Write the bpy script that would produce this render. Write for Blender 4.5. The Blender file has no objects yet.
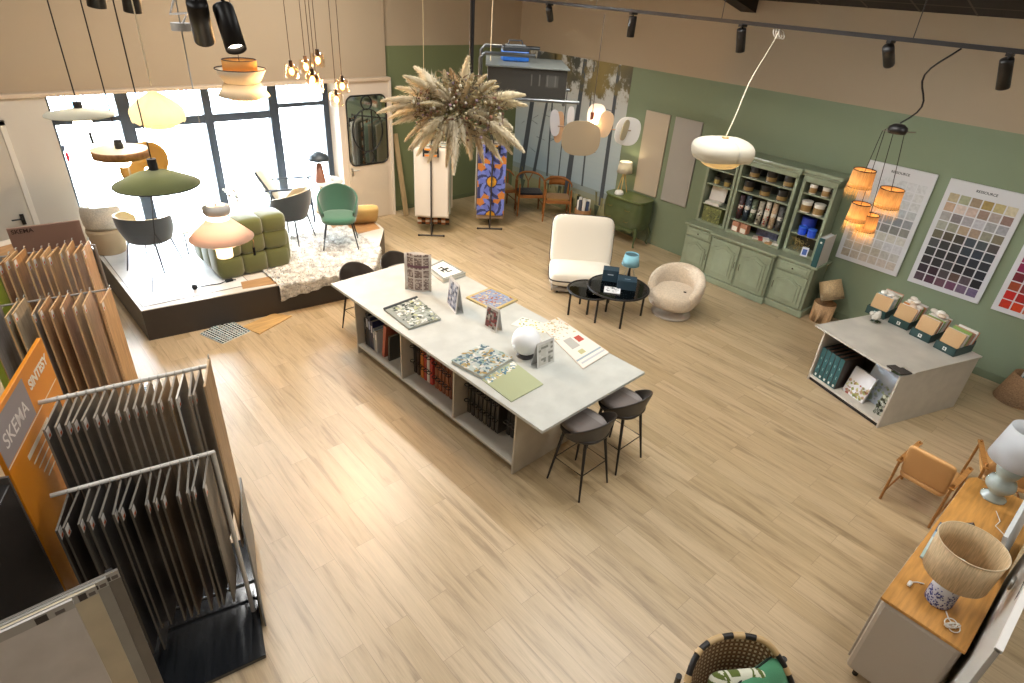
import bpy, math, random
from mathutils import Matrix, Vector
random.seed(7)
PI=math.pi
sc=bpy.context.scene
COL=sc.collection
def R(d): return math.radians(d)
def lin(h):
    h=h.lstrip('#'); o=[]
    for i in (0,2,4):
        c=int(h[i:i+2],16)/255.0
        o.append(c/12.92 if c<=0.04045 else ((c+0.055)/1.055)**2.4)
    return (o[0],o[1],o[2],1.0)
def mixh(a,b,t):
    a=a.lstrip('#'); b=b.lstrip('#')
    return ''.join('%02x'%int(round(int(a[i:i+2],16)*(1-t)+int(b[i:i+2],16)*t)) for i in (0,2,4))
def jit(h,n=8):
    d=random.randint(-n,n)
    return ''.join('%02x'%max(0,min(255,int(h.lstrip('#')[i:i+2],16)+d+random.randint(-2,2))) for i in (0,2,4))

# ---------------------------------------------------------------- materials
MATS={}
def base_mat(name,rough=.6,metal=0,spec=.5,bump=None,trans=0,emit=0,sheen=0,coat=0,grain=False,speck=None):
    m=bpy.data.materials.new(name); m.use_nodes=True; nt=m.node_tree; N=nt.nodes; L=nt.links
    p=N['Principled BSDF']; at=N.new('ShaderNodeAttribute'); at.attribute_name='Col'
    col=at.outputs['Color']
    tc=N.new('ShaderNodeTexCoord')
    if grain:
        mp=N.new('ShaderNodeMapping'); mp.inputs['Scale'].default_value=grain; L.new(tc.outputs['Object'],mp.inputs['Vector'])
        nz=N.new('ShaderNodeTexNoise'); nz.inputs['Scale'].default_value=3; nz.inputs['Detail'].default_value=5; L.new(mp.outputs[0],nz.inputs['Vector'])
        mr=N.new('ShaderNodeMapRange'); mr.inputs['From Min'].default_value=.3; mr.inputs['From Max'].default_value=.7
        mr.inputs['To Min'].default_value=.72; mr.inputs['To Max'].default_value=1.12; L.new(nz.outputs[0],mr.inputs['Value'])
        mx=N.new('ShaderNodeVectorMath'); mx.operation='MULTIPLY'; L.new(col,mx.inputs[0]); L.new(mr.outputs[0],mx.inputs[1]); col=mx.outputs[0]
    if speck:
        nz=N.new('ShaderNodeTexNoise'); nz.inputs['Scale'].default_value=speck[0]; nz.inputs['Detail'].default_value=3; L.new(tc.outputs['Object'],nz.inputs['Vector'])
        mr=N.new('ShaderNodeMapRange'); mr.inputs['From Min'].default_value=.35; mr.inputs['From Max'].default_value=.65
        mr.inputs['To Min'].default_value=speck[1]; mr.inputs['To Max'].default_value=1.05; L.new(nz.outputs[0],mr.inputs['Value'])
        mx=N.new('ShaderNodeVectorMath'); mx.operation='MULTIPLY'; L.new(col,mx.inputs[0]); L.new(mr.outputs[0],mx.inputs[1]); col=mx.outputs[0]
    L.new(col,p.inputs['Base Color'])
    p.inputs['Roughness'].default_value=rough; p.inputs['Metallic'].default_value=metal
    p.inputs['Specular IOR Level'].default_value=spec
    if sheen: p.inputs['Sheen Weight'].default_value=sheen
    if coat: p.inputs['Coat Weight'].default_value=coat; p.inputs['Coat Roughness'].default_value=.08
    if bump:
        nz=N.new('ShaderNodeTexNoise'); nz.inputs['Scale'].default_value=bump[0]; nz.inputs['Detail'].default_value=4; L.new(tc.outputs['Object'],nz.inputs['Vector'])
        bp=N.new('ShaderNodeBump'); bp.inputs['Strength'].default_value=bump[1]; bp.inputs['Distance'].default_value=bump[2]
        L.new(nz.outputs[0],bp.inputs['Height']); L.new(bp.outputs[0],p.inputs['Normal'])
    if trans:
        tr=N.new('ShaderNodeBsdfTranslucent'); L.new(col,tr.inputs['Color'])
        ms=N.new('ShaderNodeMixShader'); ms.inputs[0].default_value=trans
        L.new(p.outputs[0],ms.inputs[1]); L.new(tr.outputs[0],ms.inputs[2]); L.new(ms.outputs[0],N['Material Output'].inputs['Surface'])
    if emit:
        L.new(col,p.inputs['Emission Color']); p.inputs['Emission Strength'].default_value=emit
    MATS[name]=m; return m
base_mat('matte',.75,spec=.3)
base_mat('paint',.85,spec=.2,bump=(60,.15,.002))
base_mat('satin',.42)
base_mat('laminate',.35,speck=(6,.93))
base_mat('gloss',.16,coat=.5)
base_mat('lacquer',.3,coat=.25,speck=(7,.93))
base_mat('metal',.32,metal=.9)
base_mat('dark_metal',.42,metal=.2)
base_mat('fabric',.95,spec=.15,bump=(160,.5,.004),sheen=.2)
base_mat('velvet',.85,spec=.2,sheen=.5,bump=(60,.25,.004))
base_mat('boucle',.97,spec=.1,bump=(45,1,.012),sheen=.3,speck=(40,.86))
base_mat('wood',.5,grain=(1.5,14,14))
base_mat('wood_z',.5,grain=(14,14,1.5))
base_mat('wicker',.7,speck=(55,.74),bump=(60,.8,.006))
base_mat('plume',.95,spec=.1,trans=.25)
base_mat('shade',.8,spec=.1,trans=.42)
base_mat('shade_weave',.8,spec=.1,trans=.25,grain=(60,60,4))
base_mat('print',.5,speck=(30,.85))
base_mat('floral',.5,speck=(22,.5))
base_mat('marble',.3,speck=(3,.85))
base_mat('rug',1,spec=.05,bump=(30,1,.03),speck=(9,.62))
base_mat('bulb',.5,emit=14)
base_mat('screen_glow',.5,emit=3)
def glass_mat(name,tint,gl=1.1,rough=.02):
    m=bpy.data.materials.new(name); m.use_nodes=True; nt=m.node_tree; N=nt.nodes; L=nt.links
    N.remove(N['Principled BSDF'])
    t=N.new('ShaderNodeBsdfTransparent'); t.inputs[0].default_value=tint
    g=N.new('ShaderNodeBsdfGlossy'); g.inputs['Roughness'].default_value=rough; g.inputs[0].default_value=(.9,.95,1,1)
    f=N.new('ShaderNodeFresnel'); f.inputs[0].default_value=1.45
    ma=N.new('ShaderNodeMath'); ma.operation='MULTIPLY'; ma.inputs[1].default_value=gl; L.new(f.outputs[0],ma.inputs[0])
    x=N.new('ShaderNodeMixShader'); L.new(ma.outputs[0],x.inputs[0]); L.new(t.outputs[0],x.inputs[1]); L.new(g.outputs[0],x.inputs[2])
    L.new(x.outputs[0],N['Material Output'].inputs['Surface']); MATS[name]=m
glass_mat('glass',(.96,.98,.98,1)); glass_mat('smoke_glass',(.62,.58,.52,1)); glass_mat('amber_glass',(1,.90,.76,1),.35,.1)
def mirror_mat():
    m=bpy.data.materials.new('mirror'); m.use_nodes=True; p=m.node_tree.nodes['Principled BSDF']
    p.inputs['Base Color'].default_value=(.72,.76,.72,1); p.inputs['Metallic'].default_value=1; p.inputs['Roughness'].default_value=.04; MATS['mirror']=m
mirror_mat()
def floor_mat():
    m=bpy.data.materials.new('oak_floor'); m.use_nodes=True; nt=m.node_tree; N=nt.nodes; L=nt.links; p=N['Principled BSDF']
    tc=N.new('ShaderNodeTexCoord'); sep=N.new('ShaderNodeSeparateXYZ'); cmb=N.new('ShaderNodeCombineXYZ')
    L.new(tc.outputs['Object'],sep.inputs[0]); L.new(sep.outputs['Y'],cmb.inputs['X']); L.new(sep.outputs['X'],cmb.inputs['Y'])
    def brick(c1,c2,mo,scale):
        b=N.new('ShaderNodeTexBrick'); b.inputs['Scale'].default_value=1; b.inputs['Brick Width'].default_value=1.22; b.inputs['Row Height'].default_value=.178
        b.inputs['Mortar Size'].default_value=.0014; b.inputs['Mortar Smooth'].default_value=.1; b.offset=.37; b.offset_frequency=2
        b.inputs['Color1'].default_value=c1; b.inputs['Color2'].default_value=c2; b.inputs['Mortar'].default_value=mo
        L.new(cmb.outputs[0],b.inputs['Vector']); return b
    b=brick(lin('c0aa88'),lin('b09974'),lin('8f785c'),1)
    rnd=brick((0,0,0,1),(1,1,1,1),(.5,.5,.5,1),1)
    # long grain
    off=N.new('ShaderNodeVectorMath'); off.operation='MULTIPLY_ADD'
    L.new(rnd.outputs['Color'],off.inputs[0]); off.inputs[1].default_value=(7,11,3); L.new(cmb.outputs[0],off.inputs[2])
    mp=N.new('ShaderNodeMapping'); mp.inputs['Scale'].default_value=(.55,7,1); L.new(off.outputs[0],mp.inputs['Vector'])
    n1=N.new('ShaderNodeTexNoise'); n1.inputs['Scale'].default_value=2.2; n1.inputs['Detail'].default_value=7; n1.inputs['Roughness'].default_value=.62; n1.inputs['Distortion'].default_value=.6
    L.new(mp.outputs[0],n1.inputs['Vector'])
    r1=N.new('ShaderNodeValToRGB'); r1.color_ramp.elements[0].position=.33; r1.color_ramp.elements[0].color=(.56,.515,.46,1)
    r1.color_ramp.elements[1].position=.62; r1.color_ramp.elements[1].color=(1.05,1.05,1.05,1)
    e=r1.color_ramp.elements.new(.45); e.color=(.90,.88,.85,1)
    L.new(n1.outputs[0],r1.inputs[0])
    mx=N.new('ShaderNodeMix'); mx.data_type='RGBA'; mx.blend_type='MULTIPLY'; mx.inputs[0].default_value=.9
    L.new(b.outputs['Color'],mx.inputs[6]); L.new(r1.outputs[0],mx.inputs[7])
    mp2=N.new('ShaderNodeMapping'); mp2.inputs['Scale'].default_value=(3,60,1); L.new(off.outputs[0],mp2.inputs['Vector'])
    n2=N.new('ShaderNodeTexNoise'); n2.inputs['Scale'].default_value=2; n2.inputs['Detail'].default_value=3; L.new(mp2.outputs[0],n2.inputs['Vector'])
    r2=N.new('ShaderNodeMapRange'); r2.inputs['From Min'].default_value=.35; r2.inputs['From Max'].default_value=.65; r2.inputs['To Min'].default_value=.93; r2.inputs['To Max'].default_value=1.06
    L.new(n2.outputs[0],r2.inputs['Value'])
    m2=N.new('ShaderNodeVectorMath'); m2.operation='MULTIPLY'; L.new(mx.outputs[2],m2.inputs[0]); L.new(r2.outputs[0],m2.inputs[1])
    L.new(m2.outputs[0],p.inputs['Base Color'])
    p.inputs['Roughness'].default_value=.40; p.inputs['Specular IOR Level'].default_value=1.0; p.inputs['Coat Weight'].default_value=.35; p.inputs['Coat Roughness'].default_value=.36
    bp=N.new('ShaderNodeBump'); bp.inputs['Strength'].default_value=.15; bp.inputs['Distance'].default_value=.002; L.new(n2.outputs[0],bp.inputs['Height']); L.new(bp.outputs[0],p.inputs['Normal'])
    MATS['oak_floor']=m
floor_mat()

# ---------------------------------------------------------------- mesh builder
class MB:
    def __init__(s): s.v=[]; s.f=[]; s.c=[]; s.s=[]; s.M=Matrix.Identity(4)
    def at(s,loc=(0,0,0),rz=0,rx=0,ry=0,sc=None):
        s.M=Matrix.Translation(loc)@Matrix.Rotation(R(rz),4,'Z')@Matrix.Rotation(R(ry),4,'Y')@Matrix.Rotation(R(rx),4,'X')
        if sc: s.M=s.M@Matrix.Diagonal((*sc,1))
        return s
    def add(s,vs,fs,col,smooth=False):
        n=len(s.v); s.v+= [tuple(s.M@Vector(v)) for v in vs]
        for i,f in enumerate(fs):
            s.f.append([n+k for k in f]); s.c.append(col[i] if isinstance(col,list) else col); s.s.append(smooth)
        return s
    def box(s,x0,x1,y0,y1,z0,z1,col):
        v=[(x0,y0,z0),(x1,y0,z0),(x1,y1,z0),(x0,y1,z0),(x0,y0,z1),(x1,y0,z1),(x1,y1,z1),(x0,y1,z1)]
        return s.add(v,[(0,3,2,1),(4,5,6,7),(0,1,5,4),(1,2,6,5),(2,3,7,6),(3,0,4,7)],col)
    def cb(s,c,d,col): return s.box(c[0]-d[0]/2,c[0]+d[0]/2,c[1]-d[1]/2,c[1]+d[1]/2,c[2]-d[2]/2,c[2]+d[2]/2,col)
    def quad(s,a,b,c,d,col): return s.add([a,b,c,d],[(0,1,2,3)],col)
    def prism(s,pts,z0,z1,col):   # pts ccw in xy
        n=len(pts); v=[(p[0],p[1],z0) for p in pts]+[(p[0],p[1],z1) for p in pts]
        f=[tuple(range(n-1,-1,-1)),tuple(range(n,2*n))]+[(i,(i+1)%n,n+(i+1)%n,n+i) for i in range(n)]
        return s.add(v,f,col)
    def prismY(s,pts,y0,y1,col):  # pts in xz, extruded along y
        n=len(pts); v=[(p[0],y0,p[1]) for p in pts]+[(p[0],y1,p[1]) for p in pts]
        f=[tuple(range(n)),tuple(range(2*n-1,n-1,-1))]+[((i+1)%n,i,n+i,n+(i+1)%n) for i in range(n)]
        return s.add(v,f,col)
    def tube(s,pts,r,col,n=8,closed=False,caps=True):
        P=[Vector(p) for p in pts]; m=len(P); rr=r if isinstance(r,(list,tuple)) else [r]*m
        vs=[];fs=[]; prev=None
        for i in range(m):
            if closed: t=(P[(i+1)%m]-P[i-1])
            else: t=(P[min(i+1,m-1)]-P[max(i-1,0)])
            t=t.normalized() if t.length>1e-9 else Vector((0,0,1))
            if prev is None:
                a=Vector((0,0,1)) if abs(t.z)<.9 else Vector((1,0,0)); u=t.cross(a).normalized()
            else:
                u=(prev-t*prev.dot(t)); u=u.normalized() if u.length>1e-6 else prev
            prev=u; w=t.cross(u)
            for k in range(n):
                a=2*PI*k/n; vs.append(tuple(P[i]+(u*math.cos(a)+w*math.sin(a))*rr[i]))
        for i in range(m if closed else m-1):
            j=(i+1)%m
            for k in range(n): fs.append((i*n+k,i*n+(k+1)%n,j*n+(k+1)%n,j*n+k))
        s.add(vs,fs,col,True)
        if caps and not closed:
            s.add([vs[k] for k in range(n)],[tuple(range(n-1,-1,-1))],col[0] if isinstance(col,list) else col)
            s.add([vs[(m-1)*n+k] for k in range(n)],[tuple(range(n))],col[-1] if isinstance(col,list) else col)
        return s
    def lathe(s,prof,col,n=24,c=(0,0),sx=1,sy=1,a0=0,a1=2*PI,smooth=True):
        full=abs(a1-a0-2*PI)<1e-6; m=n if full else n+1; vs=[];fs=[];cs=[]
        for (r,z) in prof:
            for k in range(m):
                a=a0+(a1-a0)*k/n; vs.append((c[0]+r*sx*math.cos(a),c[1]+r*sy*math.sin(a),z))
        for i in range(len(prof)-1):
            for k in range(n):
                k2=(k+1)%m; fs.append((i*m+k,i*m+k2,(i+1)*m+k2,(i+1)*m+k)); cs.append(col[i] if isinstance(col,list) else col)
        return s.add(vs,fs,cs,smooth)
    def cyl(s,c,r,z0,z1,col,n=20,r2=None,smooth=True):
        r2=r if r2 is None else r2
        s.lathe([(r,z0),(r2,z1)],col,n,c,smooth=smooth)
        s.lathe([(0.0001,z0),(r,z0)],col,n,c,smooth=False); s.lathe([(r2,z1),(0.0001,z1)],col,n,c,smooth=False); return s
    def grid(s,fn,nu,nv,col,smooth=True,cu=False,cv=False):
        mu=nu if cu else nu+1; mv=nv if cv else nv+1
        vs=[fn(i/nu,j/nv) for i in range(mu) for j in range(mv)]; fs=[];cs=[]
        for i in range(nu):
            for j in range(nv):
                a=i*mv+j; b=((i+1)%mu)*mv+j; c=((i+1)%mu)*mv+(j+1)%mv; d=i*mv+(j+1)%mv
                fs.append((a,b,c,d)); cs.append(col(i/nu,j/nv) if callable(col) else col)
        return s.add(vs,fs,cs,smooth)
    def sup(s,c,d,col,e1=.4,e2=.4,n=24,m=14,fn=None):   # superellipsoid, d full sizes
        def pw(x,e): return math.copysign(abs(x)**e,x)
        def f(u,v):
            a=2*PI*u; b=-PI/2+PI*v
            x=pw(math.cos(b),e1)*pw(math.cos(a),e2); y=pw(math.cos(b),e1)*pw(math.sin(a),e2); z=pw(math.sin(b),e1)
            p=(c[0]+x*d[0]/2,c[1]+y*d[1]/2,c[2]+z*d[2]/2)
            return fn(p) if fn else p
        return s.grid(f,n,m,col,True,cu=True)
    def sph(s,c,r,col,n=16,m=10,sz=1): return s.sup(c,(2*r,2*r,2*r*sz),col,1,1,n,m)
    def build(s,name,mat='matte',parent=None,bevel=0,solid=0,sub=0,soff=-1):
        me=bpy.data.meshes.new(name); me.from_pydata(s.v,[],s.f)
        at=me.color_attributes.new('Col','FLOAT_COLOR','CORNER')
        buf=[]; cache={}
        for f,c in zip(s.f,s.c):
            if c not in cache: cache[c]=lin(c)
            buf+=list(cache[c])*len(f)
        at.data.foreach_set('color',buf)
        me.polygons.foreach_set('use_smooth',s.s)
        me.materials.append(MATS[mat] if isinstance(mat,str) else mat); me.update()
        o=bpy.data.objects.new(name,me); COL.objects.link(o)
        if parent: o.parent=parent
        if solid:
            k=o.modifiers.new('t','SOLIDIFY'); k.thickness=solid; k.offset=soff
        if bevel:
            k=o.modifiers.new('b','BEVEL'); k.width=bevel; k.segments=2; k.limit_method='ANGLE'; k.angle_limit=R(50)
        if sub:
            k=o.modifiers.new('s','SUBSURF'); k.levels=sub; k.render_levels=sub
        return o
def T(name,label,cat,loc=(0,0,0),rz=0,group=None,rx=0,ry=0):
    o=bpy.data.objects.new(name,None); COL.objects.link(o); o.empty_display_size=.1
    o.location=loc; o.rotation_euler=(R(rx),R(ry),R(rz)); return tag(o,label,cat,group)
def tag(o,label=None,cat=None,group=None,kind=None):
    if label: o['label']=label
    if cat: o['category']=cat
    if group: o['group']=group
    if kind: o['kind']=kind
    return o
def struct(o): o['kind']='structure'; return o
def kids(o): return [c for c in bpy.data.objects if c.parent==o]
def dup(root,label,loc=None,rz=None,group=None):
    def cp(o,p):
        c=o.copy(); COL.objects.link(c); c.parent=p
        for k in kids(o): cp(k,c)
        return c
    ch=kids(root); r=root.copy(); COL.objects.link(r)
    for k in ch: cp(k,r)
    r['label']=label
    if loc is not None: r.location=loc
    if rz is not None: r.rotation_euler.z=R(rz)
    if group: r['group']=group
    return r
def text(s,size,col,parent,M,name='lettering',mat='matte',align='CENTER',sx=1,bold=0):
    cu=bpy.data.curves.new(name,'FONT'); cu.body=s; cu.size=size; cu.align_x=align; cu.align_y='CENTER'; cu.extrude=.0006; cu.offset=bold
    o=bpy.data.objects.new(name,cu); COL.objects.link(o)
    dg=bpy.context.evaluated_depsgraph_get(); me=bpy.data.meshes.new_from_object(o.evaluated_get(dg))
    bpy.data.objects.remove(o); bpy.data.curves.remove(cu)
    at=me.color_attributes.new('Col','FLOAT_COLOR','CORNER'); at.data.foreach_set('color',list(lin(col))*len(me.loops))
    me.materials.clear(); me.materials.append(MATS[mat]); me.transform(M@Matrix.Diagonal((sx,1,1,1)))
    o=bpy.data.objects.new(name,me); COL.objects.link(o); o.parent=parent; return o
def frameM(o,x,y):   # matrix with origin o, x axis and y axis given
    x=Vector(x).normalized(); y=Vector(y).normalized(); z=x.cross(y)
    M=Matrix.Identity(4)
    for i in range(3): M[i][0]=x[i]; M[i][1]=y[i]; M[i][2]=z[i]; M[i][3]=o[i]
    return M
def light(kind,name,loc,power,col=(1,.88,.74),parent=None,size=.05,target=None,angle=70,blend=.6):
    l=bpy.data.lights.new(name,kind); l.energy=power; l.color=col
    if kind in('POINT','SPOT'): l.shadow_soft_size=size
    if kind=='SPOT': l.spot_size=R(angle); l.spot_blend=blend
    o=bpy.data.objects.new(name,l); COL.objects.link(o); o.location=loc
    if target is not None:
        d=Vector(target)-Vector(loc); o.rotation_euler=d.to_track_quat('-Z','Y').to_euler()
    if parent:
        o.parent=parent; 
    return o
ORD=['first','second','third','fourth','fifth','sixth','seventh','eighth','ninth','tenth','eleventh','twelfth','thirteenth','fourteenth','fifteenth','sixteenth','seventeenth','eighteenth','nineteenth','twentieth','twenty-first','twenty-second']
# ================================================================ camera
cam=bpy.data.cameras.new('camera'); co=bpy.data.objects.new('camera',cam); COL.objects.link(co); sc.camera=co
cam.sensor_width=36; cam.lens=607/1024*36; cam.clip_start=.05; cam.clip_end=200
rt=Vector((.754502,-.653492,.060623)); dn=Vector((-.294981,-.420185,-.858155)); fw=Vector((.58627,.629597,-.509798))
M=Matrix.Identity(4)
for i in range(3): M[i][0]=rt[i]; M[i][1]=-dn[i]; M[i][2]=-fw[i]
M[2][3]=4.0; co.matrix_world=M
# ================================================================ room shell
GREEN='7f8b72'; TAUPE='a99982'; WHITEW='cdbfae'
XW=9.0; YB=10.05; ZC=3.98; SL=.26
def zc(x): return ZC+SL*(XW-x)
struct(MB().box(-3.2,9.2,-3.2,10.5,-.12,0,'c0a27c').build('floor','oak_floor'))
# right (green) wall: green paint up to 2.87, taupe above
m=MB(); m.box(XW,XW+.15,-3.2,YB+.15,0,2.87,GREEN); m.box(XW,XW+.15,-3.2,YB+.15,2.87,4.4,TAUPE); struct(m.build('wall_right','paint'))
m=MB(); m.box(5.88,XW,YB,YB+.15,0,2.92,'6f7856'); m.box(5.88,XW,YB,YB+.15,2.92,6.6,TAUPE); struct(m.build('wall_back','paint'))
# window wall: pier right of the window, wall left of the window, wall above; stands proud of the back wall
m=MB(); m.box(4.9,5.88,9.9,10.6,0,2.40,WHITEW); m.box(-3.2,.94,9.9,10.6,0,2.40,'c9c1b4'); m.box(.94,4.9,9.9,10.6,0,.2,WHITEW)
struct(m.build('wall_window','paint'))
m=MB(); m.box(-3.2,5.88,9.98,10.6,2.40,7.6,TAUPE); struct(m.build('wall_above_window','paint'))
struct(MB().box(-3.2,5.9,9.86,9.98,2.40,2.45,'c8b49c').build('trim_1','satin',bevel=.008))
m=MB(); m.box(-3.35,-3.2,-3.2,10.6,0,8,'b5a894'); struct(m.build('wall_left','paint'))
m=MB(); m.box(-3.35,9.2,-3.35,-3.2,0,8,'b5a894'); struct(m.build('wall_front','paint'))
struct(MB().box(XW-.015,XW,-3,2.7,0,.1,'6f7a60').build('baseboard_right','satin',bevel=.004))
struct(MB().box(5.9,XW-.02,YB-.015,YB,0,.08,'5c664a').build('baseboard_back','satin',bevel=.004))
struct(MB().box(5.86,5.9,9.86,9.98,0,2.4,'d6cbbb').build('trim_2','satin',bevel=.006))
# ceiling: sloping dark acoustic tiles with a pale grid
m=MB(); m.M=Matrix.Identity(4)
x0,x1=-3.3,9.1
m.add([(x0,-3.3,zc(x0)),(x1,-3.3,zc(x1)),(x1,10.6,zc(x1)),(x0,10.6,zc(x0)),(x0,-3.3,zc(x0)+.1),(x1,-3.3,zc(x1)+.1),(x1,10.6,zc(x1)+.1),(x0,10.6,zc(x0)+.1)],
 [(0,1,2,3),(7,6,5,4),(0,4,5,1),(1,5,6,2),(2,6,7,3),(3,7,4,0)],'241d18')
for k in range(23):
    y=-3+.6*k
    if 5.2<y<5.7: continue
    m.add([(x0,y-.012,zc(x0)-.004),(x1,y-.012,zc(x1)-.004),(x1,y+.012,zc(x1)-.004),(x0,y+.012,zc(x0)-.004)],[(0,1,2,3)],'4e453b')
for k in range(20):
    x=8.7-.6*k
    m.add([(x-.012,-3.3,zc(x-.012)-.004),(x+.012,-3.3,zc(x+.012)-.004),(x+.012,10.6,zc(x+.012)-.004),(x-.012,10.6,zc(x-.012)-.004)],[(0,1,2,3)],'4e453b')
struct(m.build('ceiling','matte'))
# beam along the slope
m=MB(); m.add([(x0,5.1,zc(x0)-.26),(x1,5.1,zc(x1)-.16),(x1,5.34,zc(x1)-.16),(x0,5.34,zc(x0)-.26),(x0,5.1,zc(x0)),(x1,5.1,zc(x1)),(x1,5.34,zc(x1)),(x0,5.34,zc(x0))],
 [(0,3,2,1),(4,5,6,7),(0,1,5,4),(1,2,6,5),(2,3,7,6),(3,0,4,7)],'2b231d'); struct(m.build('trim_3','matte'))
# door in the wall left of the window
d=MB().box(-.5,.4,9.875,9.9,0.02,2.1,'c4bcae').build('door_1','satin',bevel=.004); struct(d)
m=MB(); 
for a in ((-.58,-.5),(.4,.46)): m.box(a[0],a[1],9.865,9.9,0,2.16,'ded7ca')
m.box(-.58,.46,9.865,9.9,2.1,2.16,'ded7ca'); m.build('door_frame','satin',d,bevel=.003)
m=MB(); m.tube([(.3,9.87,.95),(.3,9.82,.95),(.18,9.815,.95)],.011,'3a3a3a'); m.cb((.3,9.868,.93),(.045,.012,.14),'3a3a3a'); m.build('door_handle','metal',d)
# window: dark blue-grey aluminium frame, glass panes
FR='39434f'
w=struct(MB().box(.94,4.9,10.24,10.36,.2,.26,FR).build('window_1','satin',bevel=.004))
m=MB(); m.box(.94,1.0,10.25,10.35,.26,2.4,FR); m.box(4.8,4.9,10.25,10.35,.26,2.4,FR); m.box(.94,4.9,10.25,10.35,2.36,2.4,FR)
m.build('window_frame','satin',w,bevel=.004)
for x,wd,zt in ((1.84,.17,2.36),(2.94,.12,2.36),(3.95,.15,2.36)):
    MB().box(x-wd/2,x+wd/2,10.24,10.37,.26,zt,FR).build('mullion','satin',w,bevel=.004)
for a,b,z0,z1 in ((1.0,1.755,1.98,2.05),(1.925,2.88,1.86,1.98),(3.0,3.875,1.86,1.98),(4.025,4.8,2.0,2.07)):
    MB().box(a,b,10.25,10.36,z0,z1,FR).build('transom','satin',w,bevel=.004)
for a,b in ((1.0,1.755),(1.925,2.88),(3.0,3.875),(4.025,4.8)):
    MB().box(a,b,10.30,10.308,.26,2.36,'ffffff').build('pane','glass',w)
m=MB(); m.box(1.01,1.05,10.28,10.296,1.5,1.62,'c8283c'); m.box(1.0,1.03,10.28,10.296,1.64,1.72,'3a4660'); m.build('window_sticker','print',w)
# ================================================================ outside
struct(MB().box(-20,30,10.6,45,-.2,-.02,'f2f2f0').build('trim_4','matte'))
fence=T('striped_barrier','blue and white striped barrier standing outside beyond the window','barrier',(6.2,21.5,-.02))
m=MB()
for k in range(60):
    x=-4.5+k*.15; m.box(x,x+.07,-.02,.02,.05,1.0,'5f8fd0' if k%2==0 else 'e8f0fa')
m.build('striped_panel','matte',fence); m=MB()
for x in (-4.5,-1.5,1.5,4.5): m.box(x-.03,x+.03,.03,.09,0,1.1,'90989c')
m.box(-4.5,4.5,.03,.06,1.0,1.05,'90989c'); m.build('post_frame','metal',fence)
van=T('parked_cars','pale parked car seen small outside through the window glass','car',(9.8,23.2,-.02),-5)
m=MB(); m.sup((0,0,.62),(4.2,1.7,.75),'c9ced2',.4,.5,24,10); m.build('car_body','gloss',van)
m=MB(); m.sup((0,0,1.12),(2.3,1.45,.75),'3f4a55',.5,.5,20,10); m.build('car_windows','gloss',van)
for sx in (-1.25,1.25):
    for sy in (-.85,.85): m=MB().at((sx,sy,.33),rx=90); m.cyl((0,0),.33,-.1,.1,'202020',18); m.build('wheel','matte',van)
van.name='car'
# ================================================================ mural on green wall (forest by a lake)
def mural_mat():
    m=bpy.data.materials.new('mural_print'); m.use_nodes=True; nt=m.node_tree; N=nt.nodes; L=nt.links; p=N['Principled BSDF']
    at=N.new('ShaderNodeAttribute'); at.attribute_name='Col'; tc=N.new('ShaderNodeTexCoord'); sp=N.new('ShaderNodeSeparateXYZ'); L.new(tc.outputs['Object'],sp.inputs[0])
    n=N.new('ShaderNodeTexNoise'); n.inputs['Scale'].default_value=2.6; n.inputs['Detail'].default_value=8; n.inputs['Roughness'].default_value=.68; L.new(tc.outputs['Object'],n.inputs['Vector'])
    a=N.new('ShaderNodeMapRange'); a.inputs['From Min'].default_value=1.55; a.inputs['From Max'].default_value=2.5; a.inputs['To Min'].default_value=-.22; a.inputs['To Max'].default_value=.10; L.new(sp.outputs['Z'],a.inputs['Value'])
    b=N.new('ShaderNodeMath'); b.operation='ADD'; L.new(n.outputs[0],b.inputs[0]); L.new(a.outputs[0],b.inputs[1])
    c=N.new('ShaderNodeMapRange'); c.inputs['From Min'].default_value=.53; c.inputs['From Max'].default_value=.6; L.new(b.outputs[0],c.inputs['Value'])
    r=N.new('ShaderNodeMix'); r.data_type='RGBA'; L.new(c.outputs[0],r.inputs[0]); L.new(at.outputs['Color'],r.inputs[6])
    n2=N.new('ShaderNodeTexNoise'); n2.inputs['Scale'].default_value=1.1; L.new(tc.outputs['Object'],n2.inputs['Vector'])
    q=N.new('ShaderNodeValToRGB'); q.color_ramp.elements[0].position=.42; q.color_ramp.elements[0].color=lin('4c4f48'); q.color_ramp.elements[1].position=.62; q.color_ramp.elements[1].color=lin('8a7b4c')
    L.new(n2.outputs[0],q.inputs[0]); L.new(q.outputs[0],r.inputs[7]); L.new(r.outputs[2],p.inputs['Base Color']); p.inputs['Roughness'].default_value=.75
    MATS['mural']=m
mural_mat()
m=MB(); y0,y1=7.12,10.04; nz=28
def mc(z):
    if z<.35: return mixh('8c8b62','9a9872',z/.35)
    if z<.62: return mixh('9a9872','8fa0a8',(z-.35)/.27)
    if z<1.5: return mixh('a0b4be','b4c2c6',(z-.62)/.9)
    return mixh('b4c2c6','c0c2bd',min(1,(z-1.5)/.8))
for k in range(nz):
    za,zb=2.87*k/nz,2.87*(k+1)/nz
    m.quad((8.994,y1,za),(8.994,y0,za),(8.994,y0,zb),(8.994,y1,zb),mc((za+zb)/2))
m.box(8.9945,8.9995,y0,y1,0,2.87,'8f9a98')
for (y,w1,w2,lean,z0) in ((7.42,.10,.07,.0,.35),(7.95,.045,.03,-.06,.6),(8.35,.15,.09,.12,.32),(8.95,.05,.035,-.05,.55),(9.35,.09,.05,.35,.5),(9.75,.16,.1,.3,.3),(8.62,.03,.02,.02,.55)):
    m.quad((8.992,y+w1/2,z0),(8.992,y-w1/2,z0),(8.992,y-w2/2-lean,2.86),(8.992,y+w2/2-lean,2.86),'4d555c')
random.seed(3)
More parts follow.
